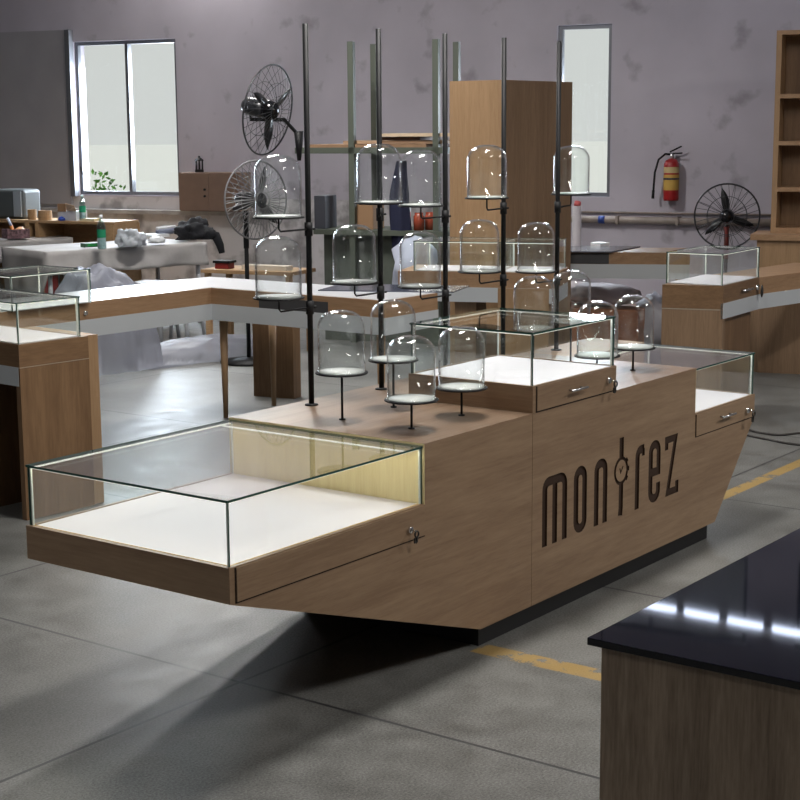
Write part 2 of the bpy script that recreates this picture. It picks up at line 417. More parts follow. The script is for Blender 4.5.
# ------------------------------------------------------------------ world and lights
w = bpy.data.worlds.new('sky'); scn.world = w; w.use_nodes = True
w.node_tree.nodes['Background'].inputs['Color'].default_value = (.68, .69, .68, 1)
w.node_tree.nodes['Background'].inputs['Strength'].default_value = 1.0
def area(name, loc, size, power, color=(1, 1, 1), rot=(0, 0, 0), sy=None):
    l = bpy.data.lights.new(name, 'AREA'); l.energy = power; l.color = color; l.size = size
    if sy: l.shape = 'RECTANGLE'; l.size_y = sy
    o = bpy.data.objects.new(name, l); col.objects.link(o); o.location = loc; o.rotation_euler = rot; return o
# daylight through the windows
def window_light(h, power, colr=(.80, .88, 1)):
    c = WALLM @ Vector(((h[0]+h[1])/2, -.26, (h[2]+h[3])/2))
    o = area('window_daylight', c, h[1]-h[0], power, colr, sy=h[3]-h[2])
    o.rotation_mode = 'QUATERNION'; o.rotation_quaternion = Nn.to_track_quat('-Z', 'Z')
    o.visible_camera = False
LIGHTS = dict(door=560, win=300, high=10, tube=250)  # door: added fill light in the unseen doorway
for h in holes: window_light(h, LIGHTS['win'])

# fill light in an unseen doorway added to the right wall
dl = area('door_fill', (-3.5, -16.05, 1.95), 8.6, LIGHTS['door'], (.93, .97, 1), (math.radians(-90), 0, 0), sy=3.6); dl.visible_camera = False

# ceiling tube fittings; camera side and front wall ones are added fill, unseen
M_TUBE = mat('tube_light', (255, 255, 255), .5, emit=(240, 246, 255), es=4)
tube_i = 0
TUBES = [(.8, .52), (-1.0, -3.8), (4.6, 5.7), (9.5, 10.0), (5.5, -4.5), (-7, 4)]
places = ['over the show counter', 'over the camera side aisle as added fill', 'over the long counters', 'over the sheeted work tables', 'over the right hand aisle', 'near the front wall as added fill']
for (tx, ty), plc in zip(TUBES, places):
    t = thing('ceiling_light', (tx, ty, 5.2), 'white twin tube ceiling fitting hanging '+plc, 'ceiling light', 'ceiling tube lights')
    MB().box(tx-.75, tx+.75, ty-.1, ty+.1, 5.2, 5.26, M_WHITE).build('housing', t)
    for q in (-.6, .6): MB().tube([(tx+q, ty, 5.26), (tx+q, ty, 6.2)], .006, M_POLE, 6).build('suspension_rod', t)
    for q in (-.05, .05): MB().tube([(tx-.7, ty+q, 5.18), (tx+.7, ty+q, 5.18)], .018, M_TUBE, 8).build('tube', t)
    l = area('tube_glow', (tx, ty, 5.14), 1.5, {places[0]: 205, places[1]: 110, places[5]: 110}.get(plc, LIGHTS['tube']), (1, .97, .93), sy=.5)
    l.parent = t; l.location = (0, 0, -.06)

# a row of tubes on the back wall side, mirrored in the black counter top
rw = thing('ceiling_light', (8.75, 3.2, 4.5), 'long row of five tubes hanging in front of the back wall', 'ceiling light')
MB().box(8.70, 8.80, 2.0, 4.4, 4.5, 4.56, M_WHITE).build('housing', rw)
for q in (2.1, 4.3): MB().tube([(8.75, q, 4.56), (8.75, q, 6.2)], .006, M_POLE, 6).build('suspension_rod', rw)
M_TUBEB = mat('tube_light_blue', (255, 255, 255), .5, emit=(215, 228, 255), es=8)
for k in range(5): MB().tube([(8.75, 2.05+.47*k, 4.47), (8.75, 2.05+.47*k+.36, 4.47)], .03, M_TUBEB, 8).build('tube', rw)
sun = bpy.data.objects.new('sun', bpy.data.lights.new('sun', 'SUN')); col.objects.link(sun); sun.data.energy = 2.0; sun.data.angle = .02
sun.rotation_euler = (Vector((.30, .0, -1))).to_track_quat('-Z', 'Y').to_euler()

# ------------------------------------------------------------------ the show counter (kiosk)
H, WD, W2 = .95, 1.035, .665
kiosk = thing('display_kiosk', (0.6, .5, 0), 'large oak laminate show counter with three lit glass cases and carved lettering', 'display counter')
SEAMX = .4057
def hull(name, poly, y0=0, y1=WD):
    mb = MB().prism_y(poly, y0, y1, M_KX)
    o = mb.build(name, kiosk); return o
left_poly = [(-1.5358, .5805), (0, .087), (SEAMX-.0015, .087), (SEAMX-.0015, .95), (-.3986, .95), (-.3986, .690), (-1.5358, .690)]
right_poly = [(SEAMX+.0015, .087), (2.2506, .087), (2.7164, .588), (2.7164, .695), (1.9842, .695), (1.9842, .95), (SEAMX+.0015, .95)]
bl = hull('body_panel', left_poly); br = hull('body_panel', right_poly)
MB().box(1.9842, 2.7164, W2+.02, WD, .695, .95, M_ORX).build('rear_box', kiosk)
MB().box(.03, 2.2212, .03, WD-.03, 0, .087, M_BLACK).build('plinth', kiosk)
MB().box(SEAMX-.0015, SEAMX+.0015, .012, WD-.01, .09, .945, M_GAP).build('seam', kiosk)
# top veneer (slightly different tone, lies on the hull)
tp = MB().box(-.3986, .4057, 0.001, WD, .95, .9515, M_KT).box(1.1423, 1.9842, .001, WD, .95, .9515, M_KT).box(.4057, 1.1423, W2, WD, .95, .9515, M_KT)
tp.build('counter_top', kiosk)
# inner end faces, the yellow light of the cases painted into their colour
MB().box(-.4006, -.3986, 0.0, WD, .69, .95, M_CASELIT).build('case_light_end_skin', kiosk)

# carved lettering -------------------------------------------------
ST = .042
def arc(cx, cz, r, a0, a1, n=8, rz=None):
    return [(cx+r*math.cos(math.radians(a0+(a1-a0)*i/n)), cz+(rz or r)*math.sin(math.radians(a0+(a1-a0)*i/n))) for i in range(n+1)]
def stroke(path, w=ST, closed=False):
    P = [Vector((p[0], p[1])) for p in path]; n = len(P); Lf, Rt = [], []
    for i in range(n):
        a = P[(i-1) % n] if (closed or i > 0) else None; b = P[(i+1) % n] if (closed or i < n-1) else None
        d1 = (P[i]-a).normalized() if a is not None else None; d2 = (b-P[i]).normalized() if b is not None else None
        if d1 is None: d1 = d2
        if d2 is None: d2 = d1
        t = (d1+d2).normalized(); nn = Vector((-t.y, t.x)); c = max(.4, nn.dot(Vector((-d1.y, d1.x))))
        Lf.append(P[i]+nn*w/2/c); Rt.append(P[i]-nn*w/2/c)
    return Lf, Rt
def stroke_prism(mb, path, y0, y1, m, w=ST, closed=False):
    Lf, Rt = stroke(path, w, closed); n = len(path)
    vs = [(p.x, y, p.y) for y in (y0, y1) for side in (Lf, Rt) for p in side]
    a, b, c, d = 0, n, 2*n, 3*n; fs = []
    rng = range(n if closed else n-1)
    for i in rng:
        j = (i+1) % n
        fs += [(a+i, b+i, b+j, a+j)][::1]; fs += [(c+i, c+j, d+j, d+i)]; fs += [(a+i, a+j, c+j, c+i)]; fs += [(b+i, d+i, d+j, b+j)]
    if not closed: fs += [(a, c, d, b), (a+n-1, b+n-1, d+n-1, c+n-1)]
    mb.add(vs, fs, m)
zb, zt = .333, .646
def up(xl, xr, r=.036):   # arch: up the left stem, over and down the right stem
    return [(xl, zb), (xl, zt-ST/2-r)]+arc(xl+r, zt-ST/2-r, r, 180, 90, 5)+arc(xr-r, zt-ST/2-r, r, 90, 0, 5)+[(xr, zb)]
def letter_strokes():
    S = []
    S.append((up(.512, .684), False)); S.append(([(.598, zb), (.598, zt-.03)], False))
    r = .038; xl, xr = .785, .862
    S.append((arc(xl+r, zt-ST/2-r, r, 180, 90, 5)+arc(xr-r, zt-ST/2-r, r, 90, 0, 5)+arc(xr-r, zb+ST/2+r, r, 0, -90, 5)+arc(xl+r, zb+ST/2+r, r, -90, -180, 5), True))
    S.append((up(.972, 1.054), False))
    S.append(([(1.209, .606), (1.209, .715)], False)); S.append(([(1.209, .502), (1.209, .372), (1.203, .335)], False))
    S.append((arc(1.207, .554, .060, 0, 360, 28, .061)[:-1], True, .017))
    for a in (38, 0, -38):
        ca, sa = math.cos(math.radians(a)), math.sin(math.radians(a))
        S.append(([(1.207+.062*ca, .554+.062*sa), (1.207+.080*ca, .554+.080*sa)], False, .024))
    S.append(([(1.194, .568), (1.204, .545), (1.226, .574)], False, .008))
    r = .034; S.append(([(1.370, zb), (1.370, zt-ST/2-r)]+arc(1.370+r, zt-ST/2-r, r, 180, 90, 5)+[(1.437, zt-ST/2)], False))
    S.append(([(1.428, zt-ST/2+.002), (1.428, .590)], False, .03))
    xl, xr, r = 1.508, 1.590, .038
    S.append(([(1.528, .487), (xr, .487)]+arc(xr-r, zt-ST/2-r, r, 0, 90, 5)+arc(xl+r, zt-ST/2-r, r, 90, 180, 5)+arc(xl+r, zb+ST/2+r, r, 180, 270, 5)+arc(xr-r, zb+ST/2+r, r, 270, 360, 5)+[(xr, .428)], False))
    S.append(([(1.674, .575), (1.674, zt-ST/2), (1.772, zt-ST/2), (1.694, zb+ST/2), (1.794, zb+ST/2), (1.794, .40)], False, .036))
    out = []
    for s_ in S:
        p = s_[0]; q = [p[0]]
        for a in p[1:]:
            if math.hypot(a[0]-q[-1][0], a[1]-q[-1][1]) > 1e-4: q.append(a)
        if s_[1] and math.hypot(q[0][0]-q[-1][0], q[0][1]-q[-1][1]) < 1e-4: q.pop()
        out.append((q, s_[1], s_[2] if len(s_) > 2 else ST))
    return out
strokes = letter_strokes()
cut = MB()
for i, (p, c, w_) in enumerate(strokes): stroke_prism(cut, p, -.02, .010+i*.0001, M_ENGR, w_, c)
co = cut.build('cutter')
bmx = bmesh.new(); bmx.from_mesh(co.data); bmesh.ops.recalc_face_normals(bmx, faces=bmx.faces); bmx.to_mesh(co.data); bmx.free()
md = br.modifiers.new('carve', 'BOOLEAN'); md.object = co; md.operation = 'DIFFERENCE'; md.solver = 'EXACT'; md.use_self = True; md.material_mode = 'TRANSFER'
bpy.context.view_layer.update()
dg = bpy.context.evaluated_depsgraph_get()
me = bpy.data.meshes.new_from_object(br.evaluated_get(dg)); br.modifiers.clear(); br.data = me
bpy.data.objects.remove(co)
lt = MB()
for i, (p, c, w_) in enumerate(strokes): stroke_prism(lt, p, .0085-i*.00005, .0099, M_ENGR, w_-.001, c)
o = lt.build('carved_lettering', kiosk); o['label'] = 'dark brown carved letters reading montrez with a watch for the t'
bmx = bmesh.new(); bmx.from_mesh(o.data); bmesh.ops.recalc_face_normals(bmx, faces=bmx.faces); bmx.to_mesh(o.data); bmx.free()

def handle_on(parent, x, z, L=.11, y=0.0, m=None):
    mb = MB(); mb.tube([(x-L/2, y-.026, z), (x+L/2, y-.026, z)], .0055, M_STEEL, 10)
    for q in (-L*.34, L*.34): mb.tube([(x+q, y, z), (x+q, y-.026, z)], .004, M_STEEL, 8)
    return mb.build('handle', parent)
def lock_on(parent, x, z, y=0.0, key=True, s=1.0):
    mb = MB(); mb.lathe([(0, .012*s), (.012*s, .012*s), (.0135*s, .009*s), (.0135*s, 0)], M_CHROME, (x, y, z), (0, -1, 0), 16)
    o = mb.build('lock', parent)
    if key:
        kb = MB(); kb.tube([(x, y-.012*s, z), (x, y-.034*s, z)], .003*s, M_CHROME, 6)
        kb.ring((x, y-.036*s, z-.012*s), .012*s, .0035*s, M_KEY, (0, 1, 0), 14, 6)
        kb.tube([(x, y-.036*s, z-.02*s), (x+.004*s, y-.030*s, z-.05*s)], .0035*s, M_KEY, 6)
        kb.box(x-.010*s, x+.012*s, y-.033*s, y-.029*s, z-.048*s, z-.026*s, M_KEY)
        kb.build('key', parent)
    return o

def vitrine(parent, x0, x1, y0, y1, z0, z1, ledmat=M_LED, back_open=True, sides='lrfb', name='display_deck', strip=True, inset=.012):
    """white deck, glass panes on the named sides, LED strips under the top edges"""
    dk = MB().box(x0+inset+.012, x1-(inset+.012 if 'r' in sides else .004), y0+inset+.012, y1-(inset+.012), z0-.012, z0-.002, M_DECK).build(name, parent)
    g = .006; zt_ = z1-.009
    xr = x1-inset if 'r' in sides else x1-.002
    if 'l' in sides: pane(MB(), x0+inset, x0+inset+g, y0+inset, y1-inset, z0-.004, zt_, 'x').build('glass_pane', dk)
    if 'r' in sides: pane(MB(), xr-g, xr, y0+inset, y1-inset, z0-.004, zt_, 'x').build('glass_pane', dk)
    if 'f' in sides: pane(MB(), x0+inset+g, xr-g*(1 if 'r' in sides else 0), y0+inset, y0+inset+g, z0-.004, zt_, 'y').build('glass_pane', dk)
    if 'b' in sides: pane(MB(), x0+inset+g, xr-g*(1 if 'r' in sides else 0), y1-inset-g, y1-inset, z0-.004, zt_, 'y').build('glass_pane', dk)
    pane(MB(), x0+inset-.004, xr+(.004 if 'r' in sides else 0), y0+inset-.004, y1-inset+.004, zt_, z1, 'z').build('top_pane', dk)
    # corner trims
    c = .007
    for cx in (x0+inset+g, xr-g-c if 'r' in sides else xr-c):
        for cy in (y0+inset+g, y1-inset-g-c): MB().box(cx, cx+c, cy, cy+c, z0-.002, zt_-.001, M_CORNER).build('corner_joint', dk)
    if strip:
        l = MB(); a, b_ = x0+inset+g+.012, xr-g-.012; c, d = y0+inset+g+.012, y1-inset-g-.012
        t_ = .012
        led_bar(l, x0+inset+g+.001, x0+inset+g+.001+t_, c, d, zt_-.005, zt_-.001, ledmat)
        led_bar(l, a, b_, y0+inset+g+.001, y0+inset+g+.001+t_, zt_-.005, zt_-.001, ledmat)
        led_bar(l, a, b_, y1-inset-g-.001-t_, y1-inset-g-.001, zt_-.005, zt_-.001, ledmat)
        if 'r' in sides: led_bar(l, xr-g-.001-t_, xr-g-.001, c, d, zt_-.005, zt_-.001, ledmat)
        else: led_bar(l, xr-.075-t_, xr-.075, c, d, zt_-.005, zt_-.001, ledmat)
        l.build('led_strip', dk)
    return dk

# low left case: wooden tray rim round the deck
rim = MB()
rim.box(-1.5358, -1.5178, 0, WD, .690, .709, M_KY).box(-1.5178, -.4006, 0, .018, .690, .709, M_KX).box(-1.5178, -.4006, WD-.018, WD, .690, .709, M_KX)
rim.build('tray_rim', kiosk)
vitrine(kiosk, -1.5358, -.4006, 0, WD, .709, .9424, M_LEDW, sides='lfb', inset=.010)
gold = mat('gold_edge', (226, 190, 130), .4)
MB().box(-1.512, -.402, .0225, .0255, .70, .7095, gold).box(-1.512, -1.509, .0255, WD-.02, .70, .7095, gold).build('edge_trim', kiosk)
dr = MB().box(-1.505, -.405, -.006, 0, .5835, .705, M_KX).build('drawer', kiosk, .0015); 
MB().box(-1.509, -.401, -.0025, 0, .5785, .5835, M_GAP).box(-1.509, -1.505, -.0025, 0, .5835, .705, M_GAP).box(-.405, -.401, -.0025, 0, .5835, .705, M_GAP).build('shadow_gap', dr)
lock_on(dr, -.51, .628, -.006)
# upper middle case
up_b = MB().box(SEAMX, 1.1423, 0, W2, .952, 1.060, M_KX).build('case_plinth', kiosk)
MB().box(SEAMX, 1.1423, 0, .014, 1.060, 1.0703, M_KX).box(SEAMX, SEAMX+.014, .014, W2, 1.060, 1.0703, M_KY).box(1.1283, 1.1423, .014, W2, 1.060, 1.0703, M_KY).box(SEAMX+.014, 1.1283, W2-.014, W2, 1.060, 1.0703, M_KX).build('tray_rim', kiosk)
vitrine(kiosk, SEAMX, 1.1423, 0, W2, 1.0703, 1.3026, M_LED, inset=.008)
dr = MB().box(SEAMX+.03, 1.135, -.006, 0, .957, 1.066, M_KX).build('drawer', kiosk, .0015)
MB().box(SEAMX+.026, 1.139, -.0025, 0, .9515, .957, M_GAP).box(SEAMX+.026, SEAMX+.03, -.0025, 0, .957, 1.066, M_GAP).build('shadow_gap', dr)
handle_on(dr, .755, 1.014, .14, -.006); lock_on(dr, 1.055, 1.012, -.006, s=1.15)
# low right case
MB().box(1.9842, 2.7164, 0, .014, .695, .7144, M_KX).box(2.7024, 2.7164, .014, W2, .695, .7144, M_KY).build('tray_rim', kiosk)
MB().box(1.9842, 1.9862, 0.0, W2, .695, .95, M_CASELIT).build('case_light_end_skin', kiosk)
vitrine(kiosk, 1.9862, 2.7164, 0, W2, .7144, .945, M_LED, sides='lrfb', inset=.008)
dr = MB().box(1.995, 2.702, -.006, 0, .593, .707, M_KX).build('drawer', kiosk, .0015)
MB().box(1.991, 2.706, -.0025, 0, .588, .593, M_GAP).box(1.991, 1.995, -.0025, 0, .593, .707, M_GAP).build('shadow_gap', dr)
handle_on(dr, 2.33, .655, .16, -.006); lock_on(dr, 2.60, .640, -.006, s=1.2)

# poles with bracket arms and trays, short stands, bell jars -------------------
PX = [.03, .55, 1.08, 1.607, 2.15]; PY = .93
def tray_mesh(x, y, z):
    return MB().lathe([(0, z-.007), (.109, z-.007), (.112, z-.005), (.112, z-.001), (.109, z+.0), (0, z+.0)], M_POLE, (x, y, 0), seg=40).lathe([(0, z), (.098, z), (.098, z+.004), (0, z+.004)], M_DISC, (x, y, 0), seg=40)
jar = thing('bell_jar', (0, 0, 0), 'x', 'bell jar')
R_ = .1005; Hc = .185; Hd = .078
prof = [(R_, 0), (R_, Hc)]+[(R_*math.cos(a)**.75, Hc+Hd*math.sin(a)) for a in [PI/2*i/12 for i in range(1, 12)]]+[(0.0005, Hc+Hd)]
inn = [(max(0, r-.003), h-(.003 if h > Hc else 0)) for r, h in prof][::-1]
MB().lathe(prof+inn+[(R_, 0)], M_DOME, seg=48).build('glass_dome', jar)
MB().ring((0, 0, .004), R_-.001, .0032, M_DOME, seg=48, ts=6).build('rim', jar)
jars = []
first = [True]
def put_jar(x, y, z, label, group):
    j = jar if first[0] else copy_tree(jar); first[0] = False
    j.location = (x, y, z); j['label'] = label; j['group'] = group; return j
names = ['leftmost black pole', 'second black pole from the left', 'middle black pole', 'fourth black pole from the left', 'rightmost black pole']
upper = [(-.17, .93, 1.803), (.40, .82, 1.842), (.875, .93, 1.806), (1.405, .90, 1.822), (2.36, .97, 1.803)]
lower = [(-.179, .93, 1.457), (.353, .93, 1.478), (.869, .93, 1.416), (1.384, .93, 1.449), (1.931, .93, 1.407)]
for i, pxx in enumerate(PX):
    pole = MB().tube([(pxx, PY, .952), (pxx, PY, 2.62)], .0125, M_POLE, 12).lathe([(0, .952), (.03, .952), (.03, .957), (.0125, .96)], M_POLE, (pxx, PY, 0), seg=20).build('display_pole', kiosk)
    for (x, y, z), word in ((upper[i], 'upper'), (lower[i], 'lower')):
        rz_ = z-.065
        MB().lathe([(.0125, -.03), (.018, -.03), (.018, .03), (.0125, .03)], M_POLE, (pxx, PY, rz_), seg=16).tube([(pxx+.018, PY, rz_), (pxx+.036, PY-.008, rz_)], .005, M_POLE, 6).build('clamp', pole)
        d = Vector((pxx-x, PY-y, 0)); tip = Vector((x, y, rz_)); 
        MB().tube([(x, y, z-.006), (x, y, rz_+.012), tip+d.normalized()*.012, (pxx, PY, rz_)], .0042, M_POLE, 8).build('bracket_arm', pole)
        tray_mesh(x, y, z).build('tray', pole)
        put_jar(x, y, z+.0005, 'clear glass bell jar on the %s bracket of the %s' % (word, names[i]), 'bell jars on the pole brackets')
SX = [-.175, .19, 1.36, 1.727]; SY = [.225, .59]
stand_z = {(0, 1): 1.158, (0, 0): 1.077, (1, 1): 1.168, (1, 0): 1.077, (2, 1): 1.18, (3, 1): 1.178, (2, 0): 1.075, (3, 0): 1.072}
corner = {(0, 0): 'standing lowest of the four left of the upper case', (0, 1): 'leftmost of the four left of the upper case', (1, 0): 'overlapping the left corner of the upper case', (1, 1): 'furthest back of the four left of the upper case', (2, 0): 'seen through the right end of the upper case', (2, 1): 'left of two rising behind the upper case', (3, 0): 'rightmost, standing clear right of the upper case', (3, 1): 'right of two rising behind the upper case'}
for i, sx in enumerate(SX):
    for j_, sy in enumerate(SY):
        z = stand_z[(i, j_)]
        st = MB().tube([(sx, sy, .952), (sx, sy, z-.006)], .005, M_POLE, 10).lathe([(0, .957), (.014, .957), (.014, .952)], M_POLE, (sx, sy, 0), seg=16).build('jar_stand', kiosk)
        tray_mesh(sx, sy, z).build('tray', st)
        put_jar(sx, sy, z+.0005, 'bell jar on short stand, '+corner[(i, j_)], 'bell jars on short stands')

# ------------------------------------------------------------------ foreground black counter
c0 = W(587, 637.5, .9)
fc = thing('service_counter', (c0.x+.6, c0.y-.8, 0), 'black glossy topped counter with grey oak side, nearest the camera at right', 'counter')
M_GRAN = mat('polished_black_top', (15, 16, 26), .035, spec=.6, noise_amt=.3, nscale=40)
MB().box(c0.x, c0.x+2.6, c0.y-1.5, c0.y, .88, .9, M_GRAN).build('countertop', fc, .002)
MB().box(c0.x+.03, c0.x+2.57, c0.y-1.47, c0.y-.026, 0.06, .88, M_GREYWOOD).build('cabinet_body', fc)
MB().box(c0.x+.07, c0.x+2.53, c0.y-1.43, c0.y-.085, 0, .06, M_BLACK).build('plinth', fc)

# ------------------------------------------------------------------ helpers for glass cases on a skewed footprint
def frame_from(p0, px_):   # p0 near corner, px_ a point along the local X side
    d = Vector((px_.x-p0.x, px_.y-p0.y, 0)); a = math.atan2(d.y, d.x); return a, d.length
def local(name_parent): pass
class LMB(MB):
    def __init__(s, P, a): super().__init__(Matrix.Translation(Vector((P.x, P.y, 0))) @ Matrix.Rotation(a, 4, 'Z'))
def vit_local(parent, P, a, w_, d_, z0, z1, led=M_LED, deckname='display_deck'):
    m = lambda: LMB(P, a)
    g = .006
    dk = m().box(.01, w_-.01, .01, d_-.01, z0, z0+.006, M_DECK).build(deckname, parent)
    for b in (('x', 0, g, 0, d_), ('x', w_-g, w_, 0, d_), ('y', g, w_-g, 0, g), ('y', g, w_-g, d_-g, d_)):
        pane(m(), b[1], b[2], b[3], b[4], z0, z1-g, b[0]).build('glass_pane', dk)
    pane(m(), -.003, w_+.003, -.003, d_+.003, z1-g, z1, 'z').build('top_pane', dk)
    c = .009
    for cx in (g, w_-g-c):
        for cy in (g, d_-g-c): m().box(cx, cx+c, cy, cy+c, z0+.006, z1-g-.001, M_CORNER).build('corner_joint', dk)
    l = m(); z = z1-g
    for bx in ((g+.001, g+.014, .02, d_-.02), (w_-g-.014, w_-g-.001, .02, d_-.02), (.02, w_-.02, g+.001, g+.014), (.02, w_-.02, d_-g-.014, d_-g-.001)): led_bar(l, *bx, z-.006, z-.001, led)
    l.build('led_strip', dk)
    return dk

# ------------------------------------------------------------------ counter A: L-shaped counter behind the kiosk
Z1 = 1.0
Li = W(211, 288, Z1); Lf = W(91, 302, Z1); Lc = W(385, 301, Z1); Le = W(451, 289, Z1)
dX = (Vector((Lf.x-Li.x, Lf.y-Li.y, 0))).normalized(); dY = Vector((Lc.x-Li.x, Lc.y-Li.y, 0)).normalized()
Lfar = Li+dX*2.75
offX = Vector((-dX.y, dX.x, 0));  offX = offX if offX.y > 0 else -offX
offY = Vector((-dY.y, dY.x, 0));  offY = offY if offY.x > 0 else -offY
dp = .62
cor = Li+offX*dp+offY*dp
ca = thing('corner_counter', (Li.x+.3, Li.y+.3, 0), 'long L-shaped wooden counter with white top and metal strip, behind the show counter', 'counter')
polyA = [Lfar, Li, Lc, Lc+offY*dp, cor, Lfar+offX*dp]
pa = [(p.x, p.y) for p in polyA]
def inset_poly(dd):
    return [(p.x, p.y) for p in (Lfar+offX*dd, Li+offX*dd+offY*dd, Lc+offY*dd-dY*dd, Lc+offY*(dp-dd)-dY*dd, cor-offX*dd-offY*dd, Lfar+offX*(dp-dd))]
M_CTOP = mat('white_gloss_top', (226, 228, 232), .22)
MB().prism(pa, .975, Z1, M_ORX).build('fascia_band', ca)
mbt = MB().prism(inset_poly(.012), Z1, Z1+.004, M_CTOP); mbt.build('countertop', ca)
MB().prism(pa, .882, .975, M_ORX).build('drawer_fascia', ca)
MB().prism(inset_poly(-.004), .762, .882, M_STRIP).build('metal_apron', ca)
dk0, dk1 = Li+dY*along(Li, dY, 259), Li+dY*along(Li, dY, 328)
q = offY*.004
MB().prism([(p.x, p.y) for p in (dk0-q, dk1-q, dk1+q*2, dk0+q*2)], .875, .962, mat('dark_recess', (66, 66, 68), .6)).build('drawer_opening', ca)
def leg_at(p, r0=.018, r1=.033, z1=.762, parent=ca, m=M_ORZ):
    return MB().tube([(p.x, p.y, 0), (p.x, p.y, z1)], r0, m, 14, r2=r1).build('leg', parent)
leg_at(W(226, 417.5)); leg_at(W(274, 405.5))
leg_at(Lc+offY*.08-dY*.10)
p0 = W(254, 396); p1 = W(294, 399)
MB(Matrix.Translation((p1.x, p1.y, 0)) @ Matrix.Rotation(math.atan2(p0.y-p1.y, p0.x-p1.x), 4, 'Z')).box(0, (p0-p1).length, -.12, 0, 0, .762, M_PED).build('panel_leg', ca)
# glass plate lying on the counter
g0 = W(318, 291, Z1+.004); g1 = W(396, 281, Z1+.004)
MB().prism([(g0.x, g0.y), (g0.x+.42, g0.y-.9), (g0.x+.85, g0.y-.75), (g0.x+.45, g0.y+.15)], Z1+.004, Z1+.012, mat('tinted_glass_sheet', (84, 88, 100), .12)).build('glass_shelf', None)
gs = bpy.data.objects['glass_shelf']; tag(gs, 'loose grey glass sheet lying on the white top of the L-shaped counter', 'glass sheet')

# case standing on the left end of counter A
cb = W(90, 303, Z1+.004); aX = math.atan2(-dX.y, -dX.x)
P2 = cb+dX*.64+offX*.02
c2 = thing('glass_showcase', (P2.x, P2.y, Z1+.004), 'lit glass showcase on the left end of the L-shaped counter', 'showcase')
vit_local(c2, P2, aX, .67, .55, Z1+.004, 1.235, M_LEDW)
lk = LMB(W(84, 313, Z1-.06), 0); 
lp = Li+dX*along(Li, dX, 84)-offX*.004
lo_ = MB(); lo_.lathe([(0, .014), (.016, .014), (.016, 0)], M_CHROME, (lp.x, lp.y, .93), -offX, 14).tube([lp+Vector((0, 0, .925))-offX*.02, lp+Vector((.005, -.01, .87))-offX*.02], .006, M_KEY, 6); lo_.build('lock', ca)

# pedestal 1 (nearest at left) -------------------------------------------------
N1 = W(18.5, 345, Z1); R1 = W(88, 336, Z1); a1, w1_ = frame_from(N1, R1); a1 -= .0
p1t = thing('pedestal_showcase', (N1.x, N1.y, 0), 'wooden pedestal showcase with lit glass top at the left edge', 'showcase')
m = lambda: LMB(N1, a1)
m().box(0, w1_, 0, .04, 0, .868, M_PED).build('front_panel', p1t)
m().box(0, w1_, 0, 1.3, .872, 1.0, M_PEDX).build('drawer_box', p1t)
m().box(0, w1_, -.001, .04, .868, .872, M_SEAM).build('inlay_strip', p1t)
m().box(-.003, .012, .012, 1.3, .765, .872, M_STRIP).build('metal_apron', p1t)
m().box(w1_, w1_+.085, .02, .62, 0, 1.0, M_ORZ).build('side_post', p1t)
m().box(.02, w1_-.02, .40, 1.25, 0, .765, M_PED).build('cabinet_body', p1t)
vit_local(p1t, LMB(N1, a1).M @ Vector((.006, .012, 0)), a1, w1_-.05, .95, 1.0, 1.232, M_LEDW)

# right pedestal + wing ------------------------------------------------------
NR = W(723.5, 286, Z1); LR = W(662.3, 284.5, Z1); RR = W(759.5, 277.5, Z1); FR = W(812, 271, Z1)
aR = math.atan2(RR.y-NR.y, RR.x-NR.x); aRy = math.atan2(LR.y-NR.y, LR.x-NR.x); wR = (RR-NR).length; dR = (LR-NR).length
pr = thing('pedestal_showcase', (NR.x, NR.y, 0), 'wooden pedestal showcase with lit glass top joined to a wing counter, at right', 'showcase')
ey = Vector((math.cos(aRy), math.sin(aRy), 0)); ex = Vector((math.cos(aR), math.sin(aR), 0))
def pts2(*ps): return [(p.x, p.y) for p in ps]
BR = NR+ex*wR+ey*dR
MB().prism(pts2(NR, RR, BR, LR), .870, 1.0, M_PEDX).build('drawer_box', pr)
MB().prism(pts2(NR, NR+ex*.05, LR+ex*.05, LR), 0, .818, M_BRZ).build('side_panel', pr)
MB().prism(pts2(NR, NR+ex*.05, LR+ex*.05, LR), .826, .870, M_PEDX).build('side_fascia', pr)
MB().prism(pts2(NR-ex*.001, NR+ex*.05, LR+ex*.05, LR-ex*.001), .818, .826, M_SEAM).build('inlay_strip', pr)
MB().prism(pts2(NR+ex*.05+ey*.06, RR+ey*.06, RR+ey*.10, NR+ex*.05+ey*.10), 0, .77, M_PED).build('recess_panel', pr)
dW = (FR-RR).normalized(); dW.z = 0
st = [NR-ey*.004, RR-ey*.004]+[RR+dW*.5*k_-ey*.004 for k_ in (1, 2, 3)]
ribbon = [p for p in st]+[p+ey*.02 for p in reversed(st)]
MB().prism(pts2(*ribbon), .755, .870, M_STRIP).build('metal_apron', pr)
wing = [RR, RR+dW*1.6, RR+dW*1.6+ey*.6, BR]
MB().prism(pts2(*wing), .870, 1.0, M_ORX).build('wing_counter', pr)
pq0, pq1 = W(758, 372.5), W(815, 375)
dq = (pq1-pq0).normalized()
MB().prism(pts2(pq0, pq1, pq1+Vector((.3, .5, 0)), pq0+Vector((.3, .5, 0))), .0, .755, M_BRZ).build('panel_leg', pr)
lv = MB(Matrix.Translation((NR.x, NR.y, 0)) @ Matrix.Rotation(aR, 4, 'Z'))
hb = MB(Matrix.Translation((NR.x, NR.y, 0)) @ Matrix.Rotation(aR, 4, 'Z')); hb.tube([(wR*.45, -.03, .935), (wR*.45+.2, -.03, .935)], .009, M_STEEL, 8); hb.tube([(wR*.45+.03, 0, .935), (wR*.45+.03, -.03, .935)], .006, M_STEEL, 6); hb.tube([(wR*.45+.17, 0, .935), (wR*.45+.17, -.03, .935)], .006, M_STEEL, 6); hb.build('handle', pr)
